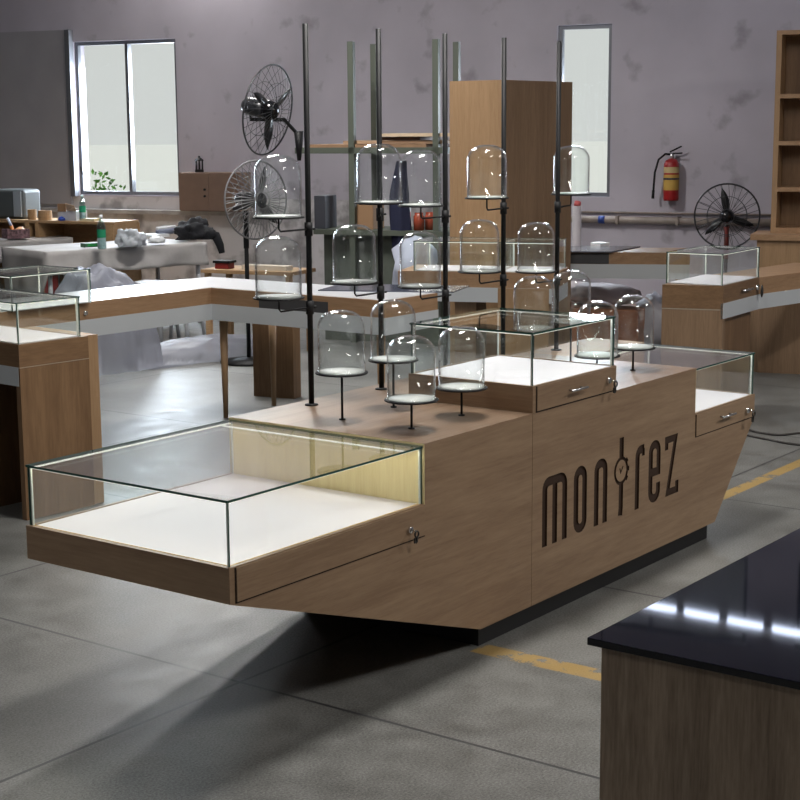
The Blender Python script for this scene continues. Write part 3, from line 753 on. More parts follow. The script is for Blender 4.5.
kb = MB(Matrix.Translation((NR.x, NR.y, 0)) @ Matrix.Rotation(aR, 4, 'Z')); kb.lathe([(0, .02), (.02, .02), (.02, 0)], M_CHROME, (wR*.92, 0, .93), (0, -1, 0), 14); kb.blob((wR*.94, -.04, .90), (.02, .01, .05), M_KEY, 1, .1, 1, 2); kb.build('lock', pr)
PR = NR-ex*.006+ey*.006
# showcase glass, square to the near corner
vit_local(pr, PR, aR, wR+.012, dR-.004, 1.0, 1.236, M_LED)

# ------------------------------------------------------------------ counter B with long glass cases, counter C
def skew_case(parent, P, e1, w_, e2, d_, z0, z1):
    a = math.atan2(e1.y, e1.x); return vit_local(parent, P, a, w_, d_, z0, z1, M_LED)
B0 = W(398, 270.8, Z1); B1 = W(556, 273.5, Z1)       # front edge runs towards the camera side
dB = (B1-B0).normalized(); oB = Vector((-dB.y, dB.x, 0)); oB = oB if oB.x > 0 else -oB
cbk = thing('long_counter', (B1.x, B1.y, 0), 'wooden counter carrying two long lit showcases, left of the tall brown cabinet', 'counter')
LB = (B1-B0).length
MB().prism(pts2(B0, B1, B1+oB*.62, B0+oB*.62), .875, 1.0, M_ORX).build('drawer_fascia', cbk)
MB().prism(pts2(B0-oB*.004, B1-oB*.004, B1+oB*.6, B0+oB*.6), .755, .875, M_STRIP).build('metal_apron', cbk)
t0 = B0+dB*along(B0, dB, 498)
MB().prism(pts2(t0-oB*.008, t0+dB*.42-oB*.008, t0+dB*.42+oB*.5, t0+oB*.5), 0.0, .874, M_ORZ).build('panel_leg', cbk)
t0 = B0+dB*along(B0, dB, 452)
MB().prism(pts2(t0+oB*.1, t0+dB*.18+oB*.1, t0+dB*.18+oB*.5, t0+oB*.5), 0.0, .755, M_BRZ).build('panel_leg', cbk)
aB = math.atan2(oB.y, oB.x)     # local x points away from the camera, y back along the counter
sA_ = B0+dB*along(B0, dB, 500); 
k1 = thing('glass_showcase', (B1.x, B1.y, Z1), 'right hand lit glass showcase on the counter before the tall brown cabinet', 'showcase', 'long showcases on the far counter')
e0 = B0+dB*along(B0, dB, 555)
vit_local(k1, e0+oB*.02, aB, .52, (e0-sA_).length, Z1, 1.245, M_LED)
k2 = thing('glass_showcase', (sA_.x, sA_.y, Z1), 'left hand lit glass showcase on the counter before the tall brown cabinet', 'showcase', 'long showcases on the far counter')
e1 = B0+dB*along(B0, dB, 499)
e2 = B0+dB*along(B0, dB, 413)
vit_local(k2, e1+oB*.02, aB, .52, (e1-e2).length, Z1, 1.245, M_LED)

C0 = W(552, 252, Z1); C1 = W(690, 252.8, Z1)
dC = (C1-C0).normalized(); oC = Vector((-dC.y, dC.x, 0)); oC = oC if oC.x > 0 else -oC
cc = thing('low_counter', (C1.x, C1.y, 0), 'far wooden counter with white apron strip under the fire extinguisher', 'counter')
MB().prism(pts2(C0, C1, C1+oC*.6, C0+oC*.6), .89, 1.0, M_ORX).build('drawer_fascia', cc)
MB().prism(pts2(C0-oC*.004, C1-oC*.004, C1+oC*.58, C0+oC*.58), .755, .89, M_STRIP).build('metal_apron', cc)
g0, g1 = C0+dC*.02, C0+dC*along(C0, dC, 609)
MB().prism(pts2(g0-oC*.008, g1-oC*.008, g1+oC*.005, g0+oC*.005), .894, .99, mat('dark_recess', (66, 66, 68))).build('drawer_opening', cc)
for t_ in (.12, (C1-C0).length-.1):
    p = C0+dC*t_+oC*.1; leg_at(p, z1=.755, parent=cc)
    p = C0+dC*t_+oC*.5; leg_at(p, z1=.755, parent=cc)
g0 = C0+dC*.02; g1 = C0+dC*along(C0, dC, 612)
shs = MB().prism(pts2(g0-oC*.05, g1-oC*.05, g1+oC*.62+dC*.25, g0+oC*.62), Z1, Z1+.012, mat('tinted_glass_sheet', (84, 88, 100), .12)); shs = solo('glass_shelf', shs, (C0.x, C0.y, Z1), 'large blue grey glass sheet lying on the far counter below the right window', 'glass sheet')
pw_ = W(600, 245.5, Z1+.012)
solo('paper_block', MB(Matrix.Translation(pw_) @ Matrix.Rotation(aR+1.2, 4, 'Z')).box(-.07, .07, -.06, .06, 0, .03, M_WHITE), pw_, 'small white paper pad on the blue grey glass sheet', 'paper pad')
# rusty box, white sheet and stool below counter C
bxp = D(597, 300, 15.7)
solo('storage_box', MB(Matrix.Translation((bxp.x, bxp.y, 0)) @ Matrix.Rotation(.2, 4, 'Z')).box(-.28, .28, -.5, .5, 0, .42, mat('rust_board', (148, 92, 58), .7, noise_amt=.3, nscale=6)), (bxp.x, bxp.y, 0), 'rust brown board box under the far counter', 'box', bevel=.01)

# ------------------------------------------------------------------ tall cabinet and shelving at right
TC = D(505, 250, 13.6); TC.z = 0
tL = along(TC+Vector((0, 0, 2)), Vector((0, 1, 0)), 451); tR = along(TC+Vector((0, 0, 2)), Vector((1, 0, 0)), 572)
tw = thing('tall_cabinet', (TC.x, TC.y, 0), 'tall brown wooden cabinet standing left of the right window', 'cabinet')
MB().box(TC.x, TC.x+tR, TC.y, TC.y+tL, .08, 2.55, M_BRZ).build('carcass', tw, .004)
MB().box(TC.x-.02, TC.x-.001, TC.y, TC.y+tL, .08, 2.55, M_ORZ).build('side_panel', tw)
MB().box(TC.x+.03, TC.x+tR-.03, TC.y+.03, TC.y+tL-.03, 0, .08, M_BLACK).build('plinth', tw)
wr = D(577, 206, 15.9); wz = wr.z
wrp = MB().tube([(wr.x, wr.y, 0), (wr.x, wr.y, wz)], .045, sheet_plastic('bubble_wrap', (190, 184, 188), .75), 10).tube([(wr.x, wr.y, wz), (wr.x+.02, wr.y, wz+.04)], .035, mat('red_tape', (190, 90, 90)), 8)
solo('wrapped_pole', wrp, (wr.x, wr.y, 0), 'white wrapped upright roll with red tip leaning beside the tall cabinet', 'wrapped roll')

bd = 15.3
bc0 = D(757, 240, bd); bz = bc0.z
fr = Matrix.Translation((bc0.x, bc0.y, 0)) @ Matrix.Rotation(math.atan2(U.y, U.x)+.10, 4, 'Z')
bs = thing('base_cabinet', (bc0.x, bc0.y, 0), 'low oak cabinet with overhanging top under the open shelves, at right', 'cabinet')
MB(fr).box(0, 1.6, 0, .55, 0, bz, M_ORZ).build('carcass', bs)
MB(fr).box(-.06, 1.65, -.04, .58, bz, bz+.055, M_ORX).build('worktop', bs)
sl = D(770.5, 231, bd+.15); frs = Matrix.Translation((sl.x, sl.y, 0)) @ Matrix.Rotation(math.atan2(U.y, U.x)+.10, 4, 'Z')
ss = thing('open_shelf_unit', (sl.x, sl.y, bz+.055), 'open oak shelf unit standing on the low cabinet at the right edge', 'shelving')
z0_ = bz+.055
MB(frs).box(0, .05, 0, .38, z0_, 3.0, M_ORZ).build('side_panel', ss)
MB(frs).box(1.35, 1.4, 0, .38, z0_, 3.0, M_ORZ).build('side_panel', ss)
MB(frs).box(.05, 1.35, .35, .38, z0_, 3.0, M_PED).build('back_panel', ss)
for py in (188.5, 142.5, 96):
    zz = D(785, py, bd+.15).z; MB(frs).box(.05, 1.35, .0, .35, zz-.025, zz+.015, M_ORX).build('shelf', ss)
MB(frs).box(.05, 1.35, 0, .35, z0_, z0_+.05, M_ORX).build('bottom_panel', ss)
MB(frs).box(0, 1.4, 0, .38, 3.0, 3.04, M_ORX).build('top_panel', ss)

# ------------------------------------------------------------------ fire extinguisher
ez0, ez1 = wp(668, 200.5, .1)[1], wp(668, 158.5, .1)[1]; es = wp(671, 190, .1)[0]
M_RED = mat('extinguisher_red', (158, 30, 32), .35)
ext = thing('fire_extinguisher', WALLM @ Vector((es, .1, ez0)), 'red fire extinguisher hanging on the grey wall left of the fan', 'fire extinguisher')
Hh = ez1-ez0; r_ = .082
mb = MB(WALLM); mb.lathe([(0, ez0), (r_*.95, ez0), (r_, ez0+.02), (r_, ez0+Hh*.86), (r_*.8, ez0+Hh*.95), (r_*.3, ez0+Hh), (0, ez0+Hh)], M_RED, (es, .1, 0), seg=24); mb.build('cylinder', ext)
mb = MB(WALLM); mb.lathe([(r_+.001, ez0+Hh*.25), (r_+.001, ez0+Hh*.62)], mat('yellow_label', (196, 158, 76), .6), (es, .1, 0), seg=24); mb.lathe([(r_+.002, ez0+Hh*.50), (r_+.002, ez0+Hh*.54)], mat('label_dark', (40, 40, 60)), (es, .1, 0), seg=24)
mb.lathe([(r_+.001, ez0+Hh*.66), (r_+.001, ez0+Hh*.8)], mat('label_cream', (200, 180, 130)), (es, .1, 0), seg=24); mb.build('label_band', ext)
mb = MB(WALLM); zt2 = ez0+Hh
mb.tube([(es, .1, zt2-.01), (es, .1, zt2+.06)], .02, M_STEEL, 10); mb.tube([(es-.02, .1, zt2+.05), (es+.12, .12, zt2+.06)], .008, M_POLE, 6); mb.tube([(es-.02, .1, zt2+.07), (es+.11, .12, zt2+.13)], .009, M_POLE, 6); mb.build('valve_lever', ext)
mb = MB(WALLM); mb.tube([(es, .1, zt2+.04), (es-.06, .14, zt2+.05), (es-.13, .15, zt2-.01), (es-.17, .15, zt2-.15), (es-.18, .14, zt2-.28), (es-.19, .12, zt2-.36)], .011, M_POLE, 8); mb.tube([(es-.19, .12, zt2-.34), (es-.195, .12, zt2-.43)], .016, M_POLE, 8); mb.build('hose', ext)
mb = MB(WALLM).box(es-.03, es+.03, 0, .02, ez0+Hh*.7, zt2+.03, M_STEEL).build('wall_bracket', ext)

# ------------------------------------------------------------------ fans
def fan(c, face, R, label, stand='floor', group=None, rot=0, wires=28, wall_pt=None, wr=.0028, grey=False):
    face = Vector(face).normalized(); rt = Vector((-face.y, face.x, 0)).normalized(); upv = face.cross(rt)*-1
    if upv.z < 0: upv = -upv
    c = Vector(c)
    base = Vector((c.x, c.y, 0)) if stand == 'floor' else Vector(wall_pt)
    t = thing('industrial_fan', base, label, 'fan', group)
    M_W = mat('fan_wire', (46, 46, 50), .4) if not grey else mat('fan_wire_grey', (118, 118, 120), .4)
    def pt(a, r, h): return c+face*h+(rt*math.cos(a)+upv*math.sin(a))*r
    gd = MB()
    gd.ring(c, R, .009, M_W, face, 48, 6); gd.ring(c+face*.07, R*.62, .003, M_W, face, 40, 4); gd.ring(c+face*.095, R*.22, .004, M_W, face, 24, 4); gd.ring(c-face*.07, R*.6, .003, M_W, face, 40, 4)
    for i in range(wires):
        a = 2*PI*i/wires
        gd.tube([pt(a, R*.2, .095), pt(a+.12, R*.6, .075), pt(a+.2, R, 0)], wr, M_W, 4, False)
        if i % 2 == 0: gd.tube([pt(a, R*.2, -.10), pt(a, R*.6, -.08), pt(a, R, 0)], wr, M_W, 4, False)
    gd.build('guard', t)
    hb = MB(); hb.lathe([(0, .11), (R*.1, .105), (R*.19, .075), (R*.22, .02), (R*.22, -.02), (0, -.02)], mat('fan_hub', (20, 20, 24), .15), c, face, 24); hb.build('hub', t)
    mo = MB(); mo.lathe([(0, -.02), (R*.17, -.03), (R*.2, -.08), (R*.2, -.22), (R*.13, -.27), (0, -.27)], mat('fan_motor', (34, 35, 38), .35), c, face, 20); mo.build('motor', t)
    M_B = mat('fan_blade', (24, 25, 28), .3)
    for i in range(3):
        a = rot+2*PI*i/3; bl_ = MB(); vs = []; n = 9
        for j in range(n):
            f_ = j/(n-1); r = R*(.13+.75*f_); wv = R*.13*(math.sin(PI*min(1, f_*.85+.18))**.7)+.002
            tw_ = .6*(1-f_*.5)
            for s_ in (-1, 1):
                aa = a+.10*f_; base_ = pt(aa, r, .03); tang = (-rt*math.sin(aa)+upv*math.cos(aa))
                vs.append(base_+tang*wv*s_*math.cos(tw_)+face*wv*s_*math.sin(tw_)*.6)
        fs = [(2*j, 2*j+1, 2*j+3, 2*j+2) for j in range(n-1)]
        bl_.add(vs, fs, M_B, True); bl_.build('blade', t, solid=.004)
    if stand == 'floor':
        b = c-face*.16
        MB().tube([(b.x, b.y, .03), (b.x, b.y, c.z-.1)], .02, M_POLE, 10).tube([(b.x, b.y, c.z-.45), (b.x, b.y, c.z-.12)], .026, mat('stand_red', (120, 40, 34), .5) if not grey else M_POLE, 10).build('stand_pole', t)
        MB().lathe([(0, 0), (.27, 0), (.27, .02), (.05, .05), (0, .05)], M_POLE, (b.x, b.y, 0), seg=28).build('stand_base', t)
    else:
        wpt = Vector(wall_pt); b = c-face*.2
        MB().tube([b, b+Vector((0, 0, -.12)), wpt+Vector((0, 0, .15))+(b-wpt)*.3, wpt+Vector((0, 0, .12))], .02, M_POLE, 8).build('wall_arm', t)
        MB().tube([wpt+Vector((0, 0, .16)), wpt+Vector((0, 0, -.12))], .05, M_POLE, 6, r2=.02).build('wall_bracket', t)
    return t
cf = D(727, 216, 16.3); to_cam = (CAM-cf); to_cam.z = 0; to_cam.normalize()
fan(cf, (to_cam.x, to_cam.y, 0), 32*16.3/F, 'black stand fan with three dark blades beside the red extinguisher', rot=PI/2+.1)
def turned(c, deg):
    v = (CAM-c); v.z = 0; v.normalize(); v.rotate(Euler((0, 0, math.radians(deg)))); return v
cf = D(268, 110, 15.0)
bk = D(299, 148, 15.3)
f2 = fan(cf, turned(cf, 58)*1.0+Vector((0, 0, -.18)), 45*15/F, 'black wall fan mounted high above the left bell jars', 'wall', None, rot=.5, wall_pt=bk, wires=30)
cf = D(256, 200, 14.6)
f3 = fan(cf, turned(cf, 38), 39*14.6/F, 'grey stand fan behind the upper left bell jar', rot=1.2, wires=44, wr=.004, grey=True)

# ------------------------------------------------------------------ left background: wall cabinet, lantern, machine, shelf, bench items
wcl, wct = wp(178, 172.5, .3); wcr, wcb = wp(240, 212, .3)
wc = thing('wall_cabinet', WALLM @ Vector((wcl, .15, pz+.03)), 'brown two door cupboard standing on the wall ledge right of the left window', 'cabinet')
M_DOOR = mat('brown_door', (122, 99, 86), .6, noise_amt=.06)
zc0 = max(wcb, pz+.03); split = wp(208.5, 190, .3)[0]
MB(WALLM).box(wcl, wcr, .02, .28, zc0, wct, M_DOOR).build('carcass', wc)
for a_, b_, kx in ((wcl+.005, split-.004, split-.03), (split+.004, wcr-.005, split+.03)):
    d_ = MB(WALLM).box(a_, b_, .282, .30, zc0+.01, wct-.01, M_DOOR).build('door', wc, .002)
MB(WALLM).lathe([(0, .02), (.014, .02), (.014, 0)], M_POLE, (split-.05, .30, (zc0+wct)/2+.03), (0, 1, 0), 10).build('knob', d_)
MB(WALLM).lathe([(0, .02), (.014, .02), (.014, 0)], M_POLE, (split-.05, .30, (zc0+wct)/2-.05), (0, 1, 0), 10).build('knob', d_)
ls, lz = wp(199.5, 172, .15)
lan = thing('lantern', WALLM @ Vector((ls, .15, wct)), 'small black lantern on top of the brown wall cupboard', 'lantern')
MB(WALLM).lathe([(0, wct), (.055, wct), (.055, wct+.03), (.04, wct+.035)], M_POLE, (ls, .15, 0), seg=8, smooth=False).build('base', lan)
mb = MB(WALLM)
for i in range(6): a = i*PI/3; mb.tube([(ls+.045*math.cos(a), .15+.045*math.sin(a), wct+.03), (ls+.045*math.cos(a), .15+.045*math.sin(a), wct+.14)], .010, M_POLE, 4)
mb.build('cage', lan)
MB(WALLM).lathe([(.06, wct+.14), (.05, wct+.155), (.015, wct+.18), (.012, wct+.2), (0, wct+.2)], M_POLE, (ls, .15, 0), seg=8, smooth=False).build('roof', lan)

# bench along the wall (left), with plywood compartments
fz = D(70, 221.5, 18.6).z
M_BENCH = M_PLY
off = (WINV @ D(80, 221.5, 18.6)).y; bl0 = Vector((wp(-30, 221, off)[0], 0, 0)); bl1 = Vector((wp(114, 221, off)[0], 0, 0))
sh = thing('compartment_bench', WALLM @ Vector((bl0.x, off, 0)), 'long plywood bench with open compartments below the left window', 'bench')
MB(WALLM).box(bl0.x, bl1.x, off-.5, off, fz-.03, fz, M_PLY).build('benchtop', sh)
MB(WALLM).box(bl0.x, bl1.x, off-.5, off-.02, fz-.47, fz-.44, M_PLY).build('lower_shelf', sh)
for px in (-28, 28, 38, 113): 
    s_ = wp(px, 221, off)[0]; MB(WALLM).box(s_-.05 if px != 113 else s_-.10, s_, off-.5, off, 0, fz-.03, M_PLY).build('upright', sh)
MB(WALLM).box(bl0.x, bl1.x, off-.52, off-.5, 0, fz-.03, M_PLY).build('back_panel', sh)
def onbench(px, back=.12): return wp(px, 212, off-back)[0], off-back
s_, f_ = onbench(16, .3); zt_ = (D(16, 192, 18.4)).z
mc = thing('air_cooler', WALLM @ Vector((s_, f_, fz)), 'grey boxy machine with rounded corners at the far left on the plywood bench', 'machine')
hw = 20*18.5/F
mb = MB(WALLM).box(s_-hw, s_+hw, f_-.2, f_+.14, fz, zt_, M_GREYM); o = mb.build('casing', mc, .04)
MB(WALLM).box(s_-hw+.03, s_+hw*.35, f_+.14, f_+.15, fz+.03, zt_-.03, mat('machine_panel', (78, 84, 86), .5)).build('front_grille', mc)
MB(WALLM).box(s_+hw*.4, s_+hw-.03, f_+.14, f_+.16, fz+.03, zt_-.02, mat('pale_plastic_side', (150, 160, 168), .3)).build('side_panel', mc)
def tube_roll(px, wpx, h, m, label):
    s_, f_ = onbench(px, .12); r = wpx/2*18.6/F
    b = MB(WALLM).lathe([(r*.8, fz), (r, fz), (r, fz+h), (r*.8, fz+h), (r*.8, fz)], m, (s_, f_, 0), seg=20, smooth=False)
    return solo('cardboard_roll', b, WALLM @ Vector((s_, f_, fz)), label, 'cardboard roll', 'cardboard rolls on the plywood bench')
tube_roll(32, 9, .12, M_PLY, 'left of two short cardboard rolls on the plywood bench'); tube_roll(45, 14, .11, M_PLY, 'right, wider of two short cardboard rolls on the plywood bench')
s_, f_ = onbench(67, .1); r = 11*18.6/F; bh = D(67, 206, 18.6).z-fz
cbx = thing('open_carton', WALLM @ Vector((s_, f_, fz)), 'white open carton with brown flaps on the bench left of the green labelled bottle', 'carton')
MB(WALLM).box(s_-r, s_+r, f_-.22, f_, fz, fz+bh*.62, mat('white_carton', (196, 198, 208), .7)).build('box_body', cbx)
MB(WALLM).box(s_-r, s_-.01, f_, f_+.008, fz+bh*.58, fz+bh*1.1, M_CARD).build('flap', cbx)
MB(WALLM).add([(s_+.0, f_, fz+bh*.62), (s_+r, f_, fz+bh*.62), (s_+r*1.4, f_+.1, fz+bh*1.0), (s_+.02, f_+.06, fz+bh*1.15)], [(0, 1, 2, 3)], mat('pale_flap', (214, 190, 165), .7)).build('flap', cbx, solid=.005)

M_BOT = glass('bottle_plastic', (214, 232, 232), refl=2.2, f0=.08)
def bottle(base, h, label, group=None, cap=(230, 232, 235), lab=(30, 150, 110)):
    r = h*.13; t = thing('water_bottle', base, label, 'bottle', group); b = Vector(base)
    pr_ = [(0, 0), (r*.9, 0), (r, h*.03), (r, h*.2), (r*.93, h*.23), (r, h*.26), (r, h*.62), (r*.95, h*.68), (r*.6, h*.80), (r*.36, h*.88), (r*.36, h*.94)]
    MB().lathe(pr_, M_BOT, b, seg=20).build('body', t)
    MB().lathe([(r*1.01, h*.34), (r*1.01, h*.58)], mat('bottle_label_%d_%d' % (lab[0], lab[1]), lab, .5), b, seg=20).build('label_band', t)
    MB().lathe([(r*.42, h*.92), (r*.42, h), (0, h)], mat('bottle_cap_%d' % cap[0], cap, .5), b, seg=14).build('cap', t)
    MB().lathe([(r*.9, h*.01), (r*.9, h*.45), (0, h*.45)], mat('water_%d' % lab[0], (200, 214, 216), .1), b, seg=16).build('water', t)
    return t
s_, f_ = onbench(82.5, .08); bottle(WALLM @ Vector((s_, f_, fz)), 26*18.6/F, 'green labelled water bottle beside the open carton on the bench', cap=(200, 225, 225))
s_, f_ = onbench(62, -.0)
solo('cloth_rag', MB(WALLM).blob((s_-.05, off-.05, fz+.02), (.05, .04, .03), mat('blue_rag', (50, 80, 180)), 4, .3, 2, 2), WALLM @ Vector((s_-.05, off-.05, fz)), 'small blue rag in front of the open carton', 'rag')
s_, f_ = onbench(91, .1)
solo('folded_paper', MB(WALLM).box(s_-.12, s_+.08, f_-.08, f_+.06, fz, fz+.03, mat('cream_paper', (214, 205, 170), .7)), WALLM @ Vector((s_, f_, fz)), 'cream folded paper right of the carton and bottle on the bench', 'paper')

# sheeted work tables ---------------------------------------------------------
def sheeted_table(P, ang, L, Dp, z, drops, label, seed, legs=True, group='sheeted work tables'):
    """P: front left corner of the top; local x along the front, y away from the camera. drops: (front, right, back, left) hang lengths"""
    Mx = Matrix.Translation((P.x, P.y, 0)) @ Matrix.Rotation(ang, 4, 'Z')
    t = thing('work_table', Mx @ Vector((L/2, Dp/2, 0)), label.replace('sheet draped over', 'topped').strip() if False else label, 'table', group)
    MB(Mx).box(.02, L-.02, .02, Dp-.02, z-.05, z-.006, M_PLY).build('tabletop', t)
    for x in (.07, L-.07):
        for y in (.07, Dp-.07): MB(Mx).tube([(x, y, 0), (x, y, z-.05)], .025, mat('painted_white_leg', (190, 192, 198), .5), 10).build('leg', t)
    return t, Mx
def drape(Mx, L, Dp, z, drops, seed, label, group='dust sheets on work tables', name='dust_sheet'):
    mb = MB(Mx); nx, ny = 40, 16; vs = []; fs = []
    per = []
    for i in range(nx+1): per.append((L*i/nx, 0, 0, -1, 0))
    for i in range(1, ny+1): per.append((L, Dp*i/ny, 1, 0, 1))
    for i in range(1, nx+1): per.append((L-L*i/nx, Dp, 0, 1, 2))
    for i in range(1, ny): per.append((0, Dp-Dp*i/ny, -1, 0, 3))
    n = len(per); rows = 6
    for k_ in range(rows+1):
        f_ = k_/rows
        for i, (x, y, nx_, ny_, sd) in enumerate(per):
            dr_ = drops[sd]*(1+.22*noise.noise(Vector((x*1.1+seed, y*1.1, 3.0))))
            wv = (.02+.055*f_)*noise.noise(Vector((x*4+seed*3, y*4, f_*1.5)))
            o_ = .012+.02*f_+wv*(1 if k_ else 0)
            vs.append((x+nx_*o_, y+ny_*o_, z-dr_*f_+.004*noise.noise(Vector((x*9, y*9, seed)))))
    for k_ in range(rows):
        for i in range(n): j = (i+1) % n; fs.append((k_*n+i, k_*n+j, (k_+1)*n+j, (k_+1)*n+i))
    # top grid, sharing nothing but lying flush
    o0 = len(vs); gx, gy = 30, 12
    for a in range(gy+1):
        for b in range(gx+1):
            x = -.012+(L+.024)*b/gx; y = -.012+(Dp+.024)*a/gy
            e = min(b, gx-b, a, gy-a)
            vs.append((x, y, z+(.018*abs(noise.noise(Vector((x*3, y*3, seed)))) if e else 0)))
    for a in range(gy):
        for b in range(gx): i = o0+a*(gx+1)+b; fs.append((i, i+1, i+gx+2, i+gx+1))
    mb.add(vs, fs, M_CLOTH, True)
    o = mb.build(name, None, solid=.004); b = Mx @ Vector((L/2, Dp/2, 0)); b.z = z
    o.data.transform(Matrix.Translation(-b)); o.location = b
    return tag(o, label, 'dust sheet', group)
angT = math.atan2(U.y, U.x)
tz = .90
tA = W(46, 252.5, tz); tB = W(206, 242.5, tz); ang2 = math.atan2((tB-tA).y, (tB-tA).x); L2 = (tB-tA).length
t2, Mx2 = sheeted_table(tA, ang2, L2, 1.0, tz, None, 'white legged work table under a dust sheet, nearer of the two sheeted tables', 1)
drape(Mx2, L2, 1.0, tz, (.24, .18, .2, .5), 1, 'white dust sheet over the table with the dark jacket')
tC_ = W(-60, 243.5, tz); tD_ = W(72, 237.5, tz)
ang1 = math.atan2((tD_-tC_).y, (tD_-tC_).x); L1 = (tD_-tC_).length
t1, Mx1 = sheeted_table(tC_, ang1, L1, .42, tz, None, 'work table under a dust sheet at the left edge, beneath the tool basket', 2)
drape(Mx1, L1, .42, tz, (.24, .2, .2, .2), 5, 'white dust sheet over the table with the tool basket')
dT = depth(W(100, 248, tz))
# items on the tables
pb_ = W(102, 249, tz+.02); bottle(pb_, 34*depth(pb_)/F, 'large green labelled water bottle at the front of the sheeted table', lab=(20, 130, 90))
pg = W(90, 247, tz+.02); rr_ = depth(pg)/F
M_ = Matrix.Translation(pg) @ Matrix.Rotation(ang2, 4, 'Z')
solo('small_box', MB(M_).box(-8*rr_, 7*rr_, -.05, .05, 0, 4*rr_, mat('green_box', (70, 110, 84), .6)).box(-5*rr_, 6*rr_, -.052, -.05, 1*rr_, 3*rr_, mat('green_box_mark', (30, 150, 70))), pg, 'flat green box left of the large bottle on the sheeted table', 'box')
pc = W(131, 246, tz+.02); rr_ = depth(pc)/F
solo('crumpled_plastic', MB().blob(pc+Vector((0, 0, 5*rr_)), (14*rr_, 14*rr_, 12*rr_), sheet_plastic('cloudy_film', (186, 190, 196), .95), 3, .45, 2.2, 4, flat=-5*rr_), pc, 'crumpled grey white plastic heap on the sheeted table behind the bottle', 'plastic wrap')
pc = W(157, 243.5, tz+.02)
solo('crumpled_paper', MB().blob(pc+Vector((0, 0, .035)), (.09, .08, .05), M_WHITE, 6, .4, 2.5, 3, flat=-.03), pc, 'white crumpled paper ball right of the plastic heap', 'paper')
pc = W(156, 237, tz+.02); M_ = Matrix.Translation(pc) @ Matrix.Rotation(ang2+.15, 4, 'Z')
solo('paper_stack', MB(M_).box(-.14, .12, -.1, .12, 0, .035, M_WHITE), pc, 'white sheets of paper lying behind the crumpled paper ball', 'paper')
pc = W(166, 236, tz+.02); M_ = Matrix.Translation(pc) @ Matrix.Rotation(ang2+.2, 4, 'Z')
solo('paper_tube', MB(M_).tube([(-.13, 0, .05), (.15, 0, .06)], .038, mat('grey_blue_tube', (130, 136, 156), .5), 14).tube([(-.14, 0, .095), (.15, 0, .10)], .02, M_WHITE, 10), pc, 'grey blue roll with white edge beside the papers', 'roll')
# basket with brush
pk = W(16, 238, tz+.02); rr_ = depth(pk)/F; M_ = Matrix.Translation(pk) @ Matrix.Rotation(ang1, 4, 'Z')
bk_ = thing('tool_basket', pk, 'woven tool basket with brushes on the left sheeted table', 'basket')
M_BSK = mat('basket_weave', (120, 92, 96), .8, noise_amt=.6, nscale=30)
w_, h_ = 11.5*rr_, 9*rr_
MB(M_).box(-w_, w_, -.1, -.09, 0, h_, M_BSK).box(-w_, w_, .09, .1, 0, h_, M_BSK).box(-w_, -w_+.01, -.09, .09, 0, h_, M_BSK).box(w_-.01, w_, -.09, .09, 0, h_, M_BSK).box(-w_+.01, w_-.01, -.09, .09, 0, .01, M_BSK).build('basket_wall', bk_)
solo('paint_brush', MB(M_).tube([(-.02, 0, .02), (-.05, 0, h_+.04)], .03, mat('orange_handle', (210, 130, 60)), 8, r2=.02).tube([(-.05, 0, h_+.04), (-.09, 0, h_+.13)], .016, mat('pale_blue_handle', (190, 200, 220)), 8), pk, 'orange and pale blue brush standing in the tool basket', 'brush')
solo('yarn_ball', MB(M_).blob((.05, 0, .07), (.07, .06, .06), mat('tan_sponge', (200, 150, 110)), 2, .2, 2, 2), pk, 'tan sponge in the tool basket right of the brush', 'sponge')
# red crate beneath
pr_ = W(38, 283, .35); rr_ = depth(pr_)/F
solo('red_crate', MB(Matrix.Translation((pr_.x, pr_.y, 0)) @ Matrix.Rotation(ang1, 4, 'Z')).box(-.12, .22, -.1, .1, 0, .5, mat('red_plastic', (150, 36, 34), .5)), (pr_.x, pr_.y, 0), 'red crate under the left sheeted table', 'crate', bevel=.01)
# dark jacket
pj = W(193, 239, tz+.02); rr_ = depth(pj)/F
M_JK = mat('black_fabric', (24, 25, 30), .85, bump=.4, bscale=30)
jk = MB().blob(pj+Vector((0, 0, 6*rr_)), (20*rr_, 13*rr_, 12*rr_), M_JK, 9, .55, 1.7, 4, flat=-6*rr_).blob(pj+RT*12*rr_+Vector((0, 0, 5*rr_)), (12*rr_, 12*rr_, 8*rr_), M_JK, 4, .4, 2.0, 3, flat=-5*rr_)
jk.tube([pj+RT*14*rr_+UP*5*rr_, pj+RT*23*rr_+UP*3*rr_, pj+RT*27*rr_-UP*6*rr_, pj+RT*29*rr_-UP*14*rr_], [5*rr_, 5*rr_, 4*rr_, 3*rr_], M_JK, 10)
solo('jacket', jk, pj, 'crumpled black jacket piled on the right end of the sheeted table', 'jacket')
# white stools behind table 2
M_ST = mat('painted_white_leg', (190, 192, 198), .5)
def stool(P, ang, h=.60, w_=.36):
    t = thing('stool', P, 'x', 'stool', 'white stools at the sheeted table', ang)
    M_ = Matrix.Translation((P.x, P.y, 0)) @ Matrix.Rotation(ang, 4, 'Z')
    MB(M_).box(-w_/2, w_/2, -w_/2, w_/2, h-.035, h, M_ST).build('seat', t, .008)
    for sx in (-1, 1):
        for sy in (-1, 1): MB(M_).tube([(sx*w_*.55, sy*w_*.55, 0), (sx*w_*.4, sy*w_*.4, h-.035)], .02, M_ST, 8).build('leg', t)
    for zz in (.25, .45):
        for q in (-1, 1): MB(M_).tube([(-w_*.46, q*w_*.46, zz), (w_*.46, q*w_*.46, zz)], .012, M_ST, 6).build('rung', t)
    return t
sp0 = W(160, 288, .0)
st0 = stool(D(152, 300, 16.6).xy.to_3d(), .3); st0['label'] = 'white stool under the middle of the sheeted table, left of two'
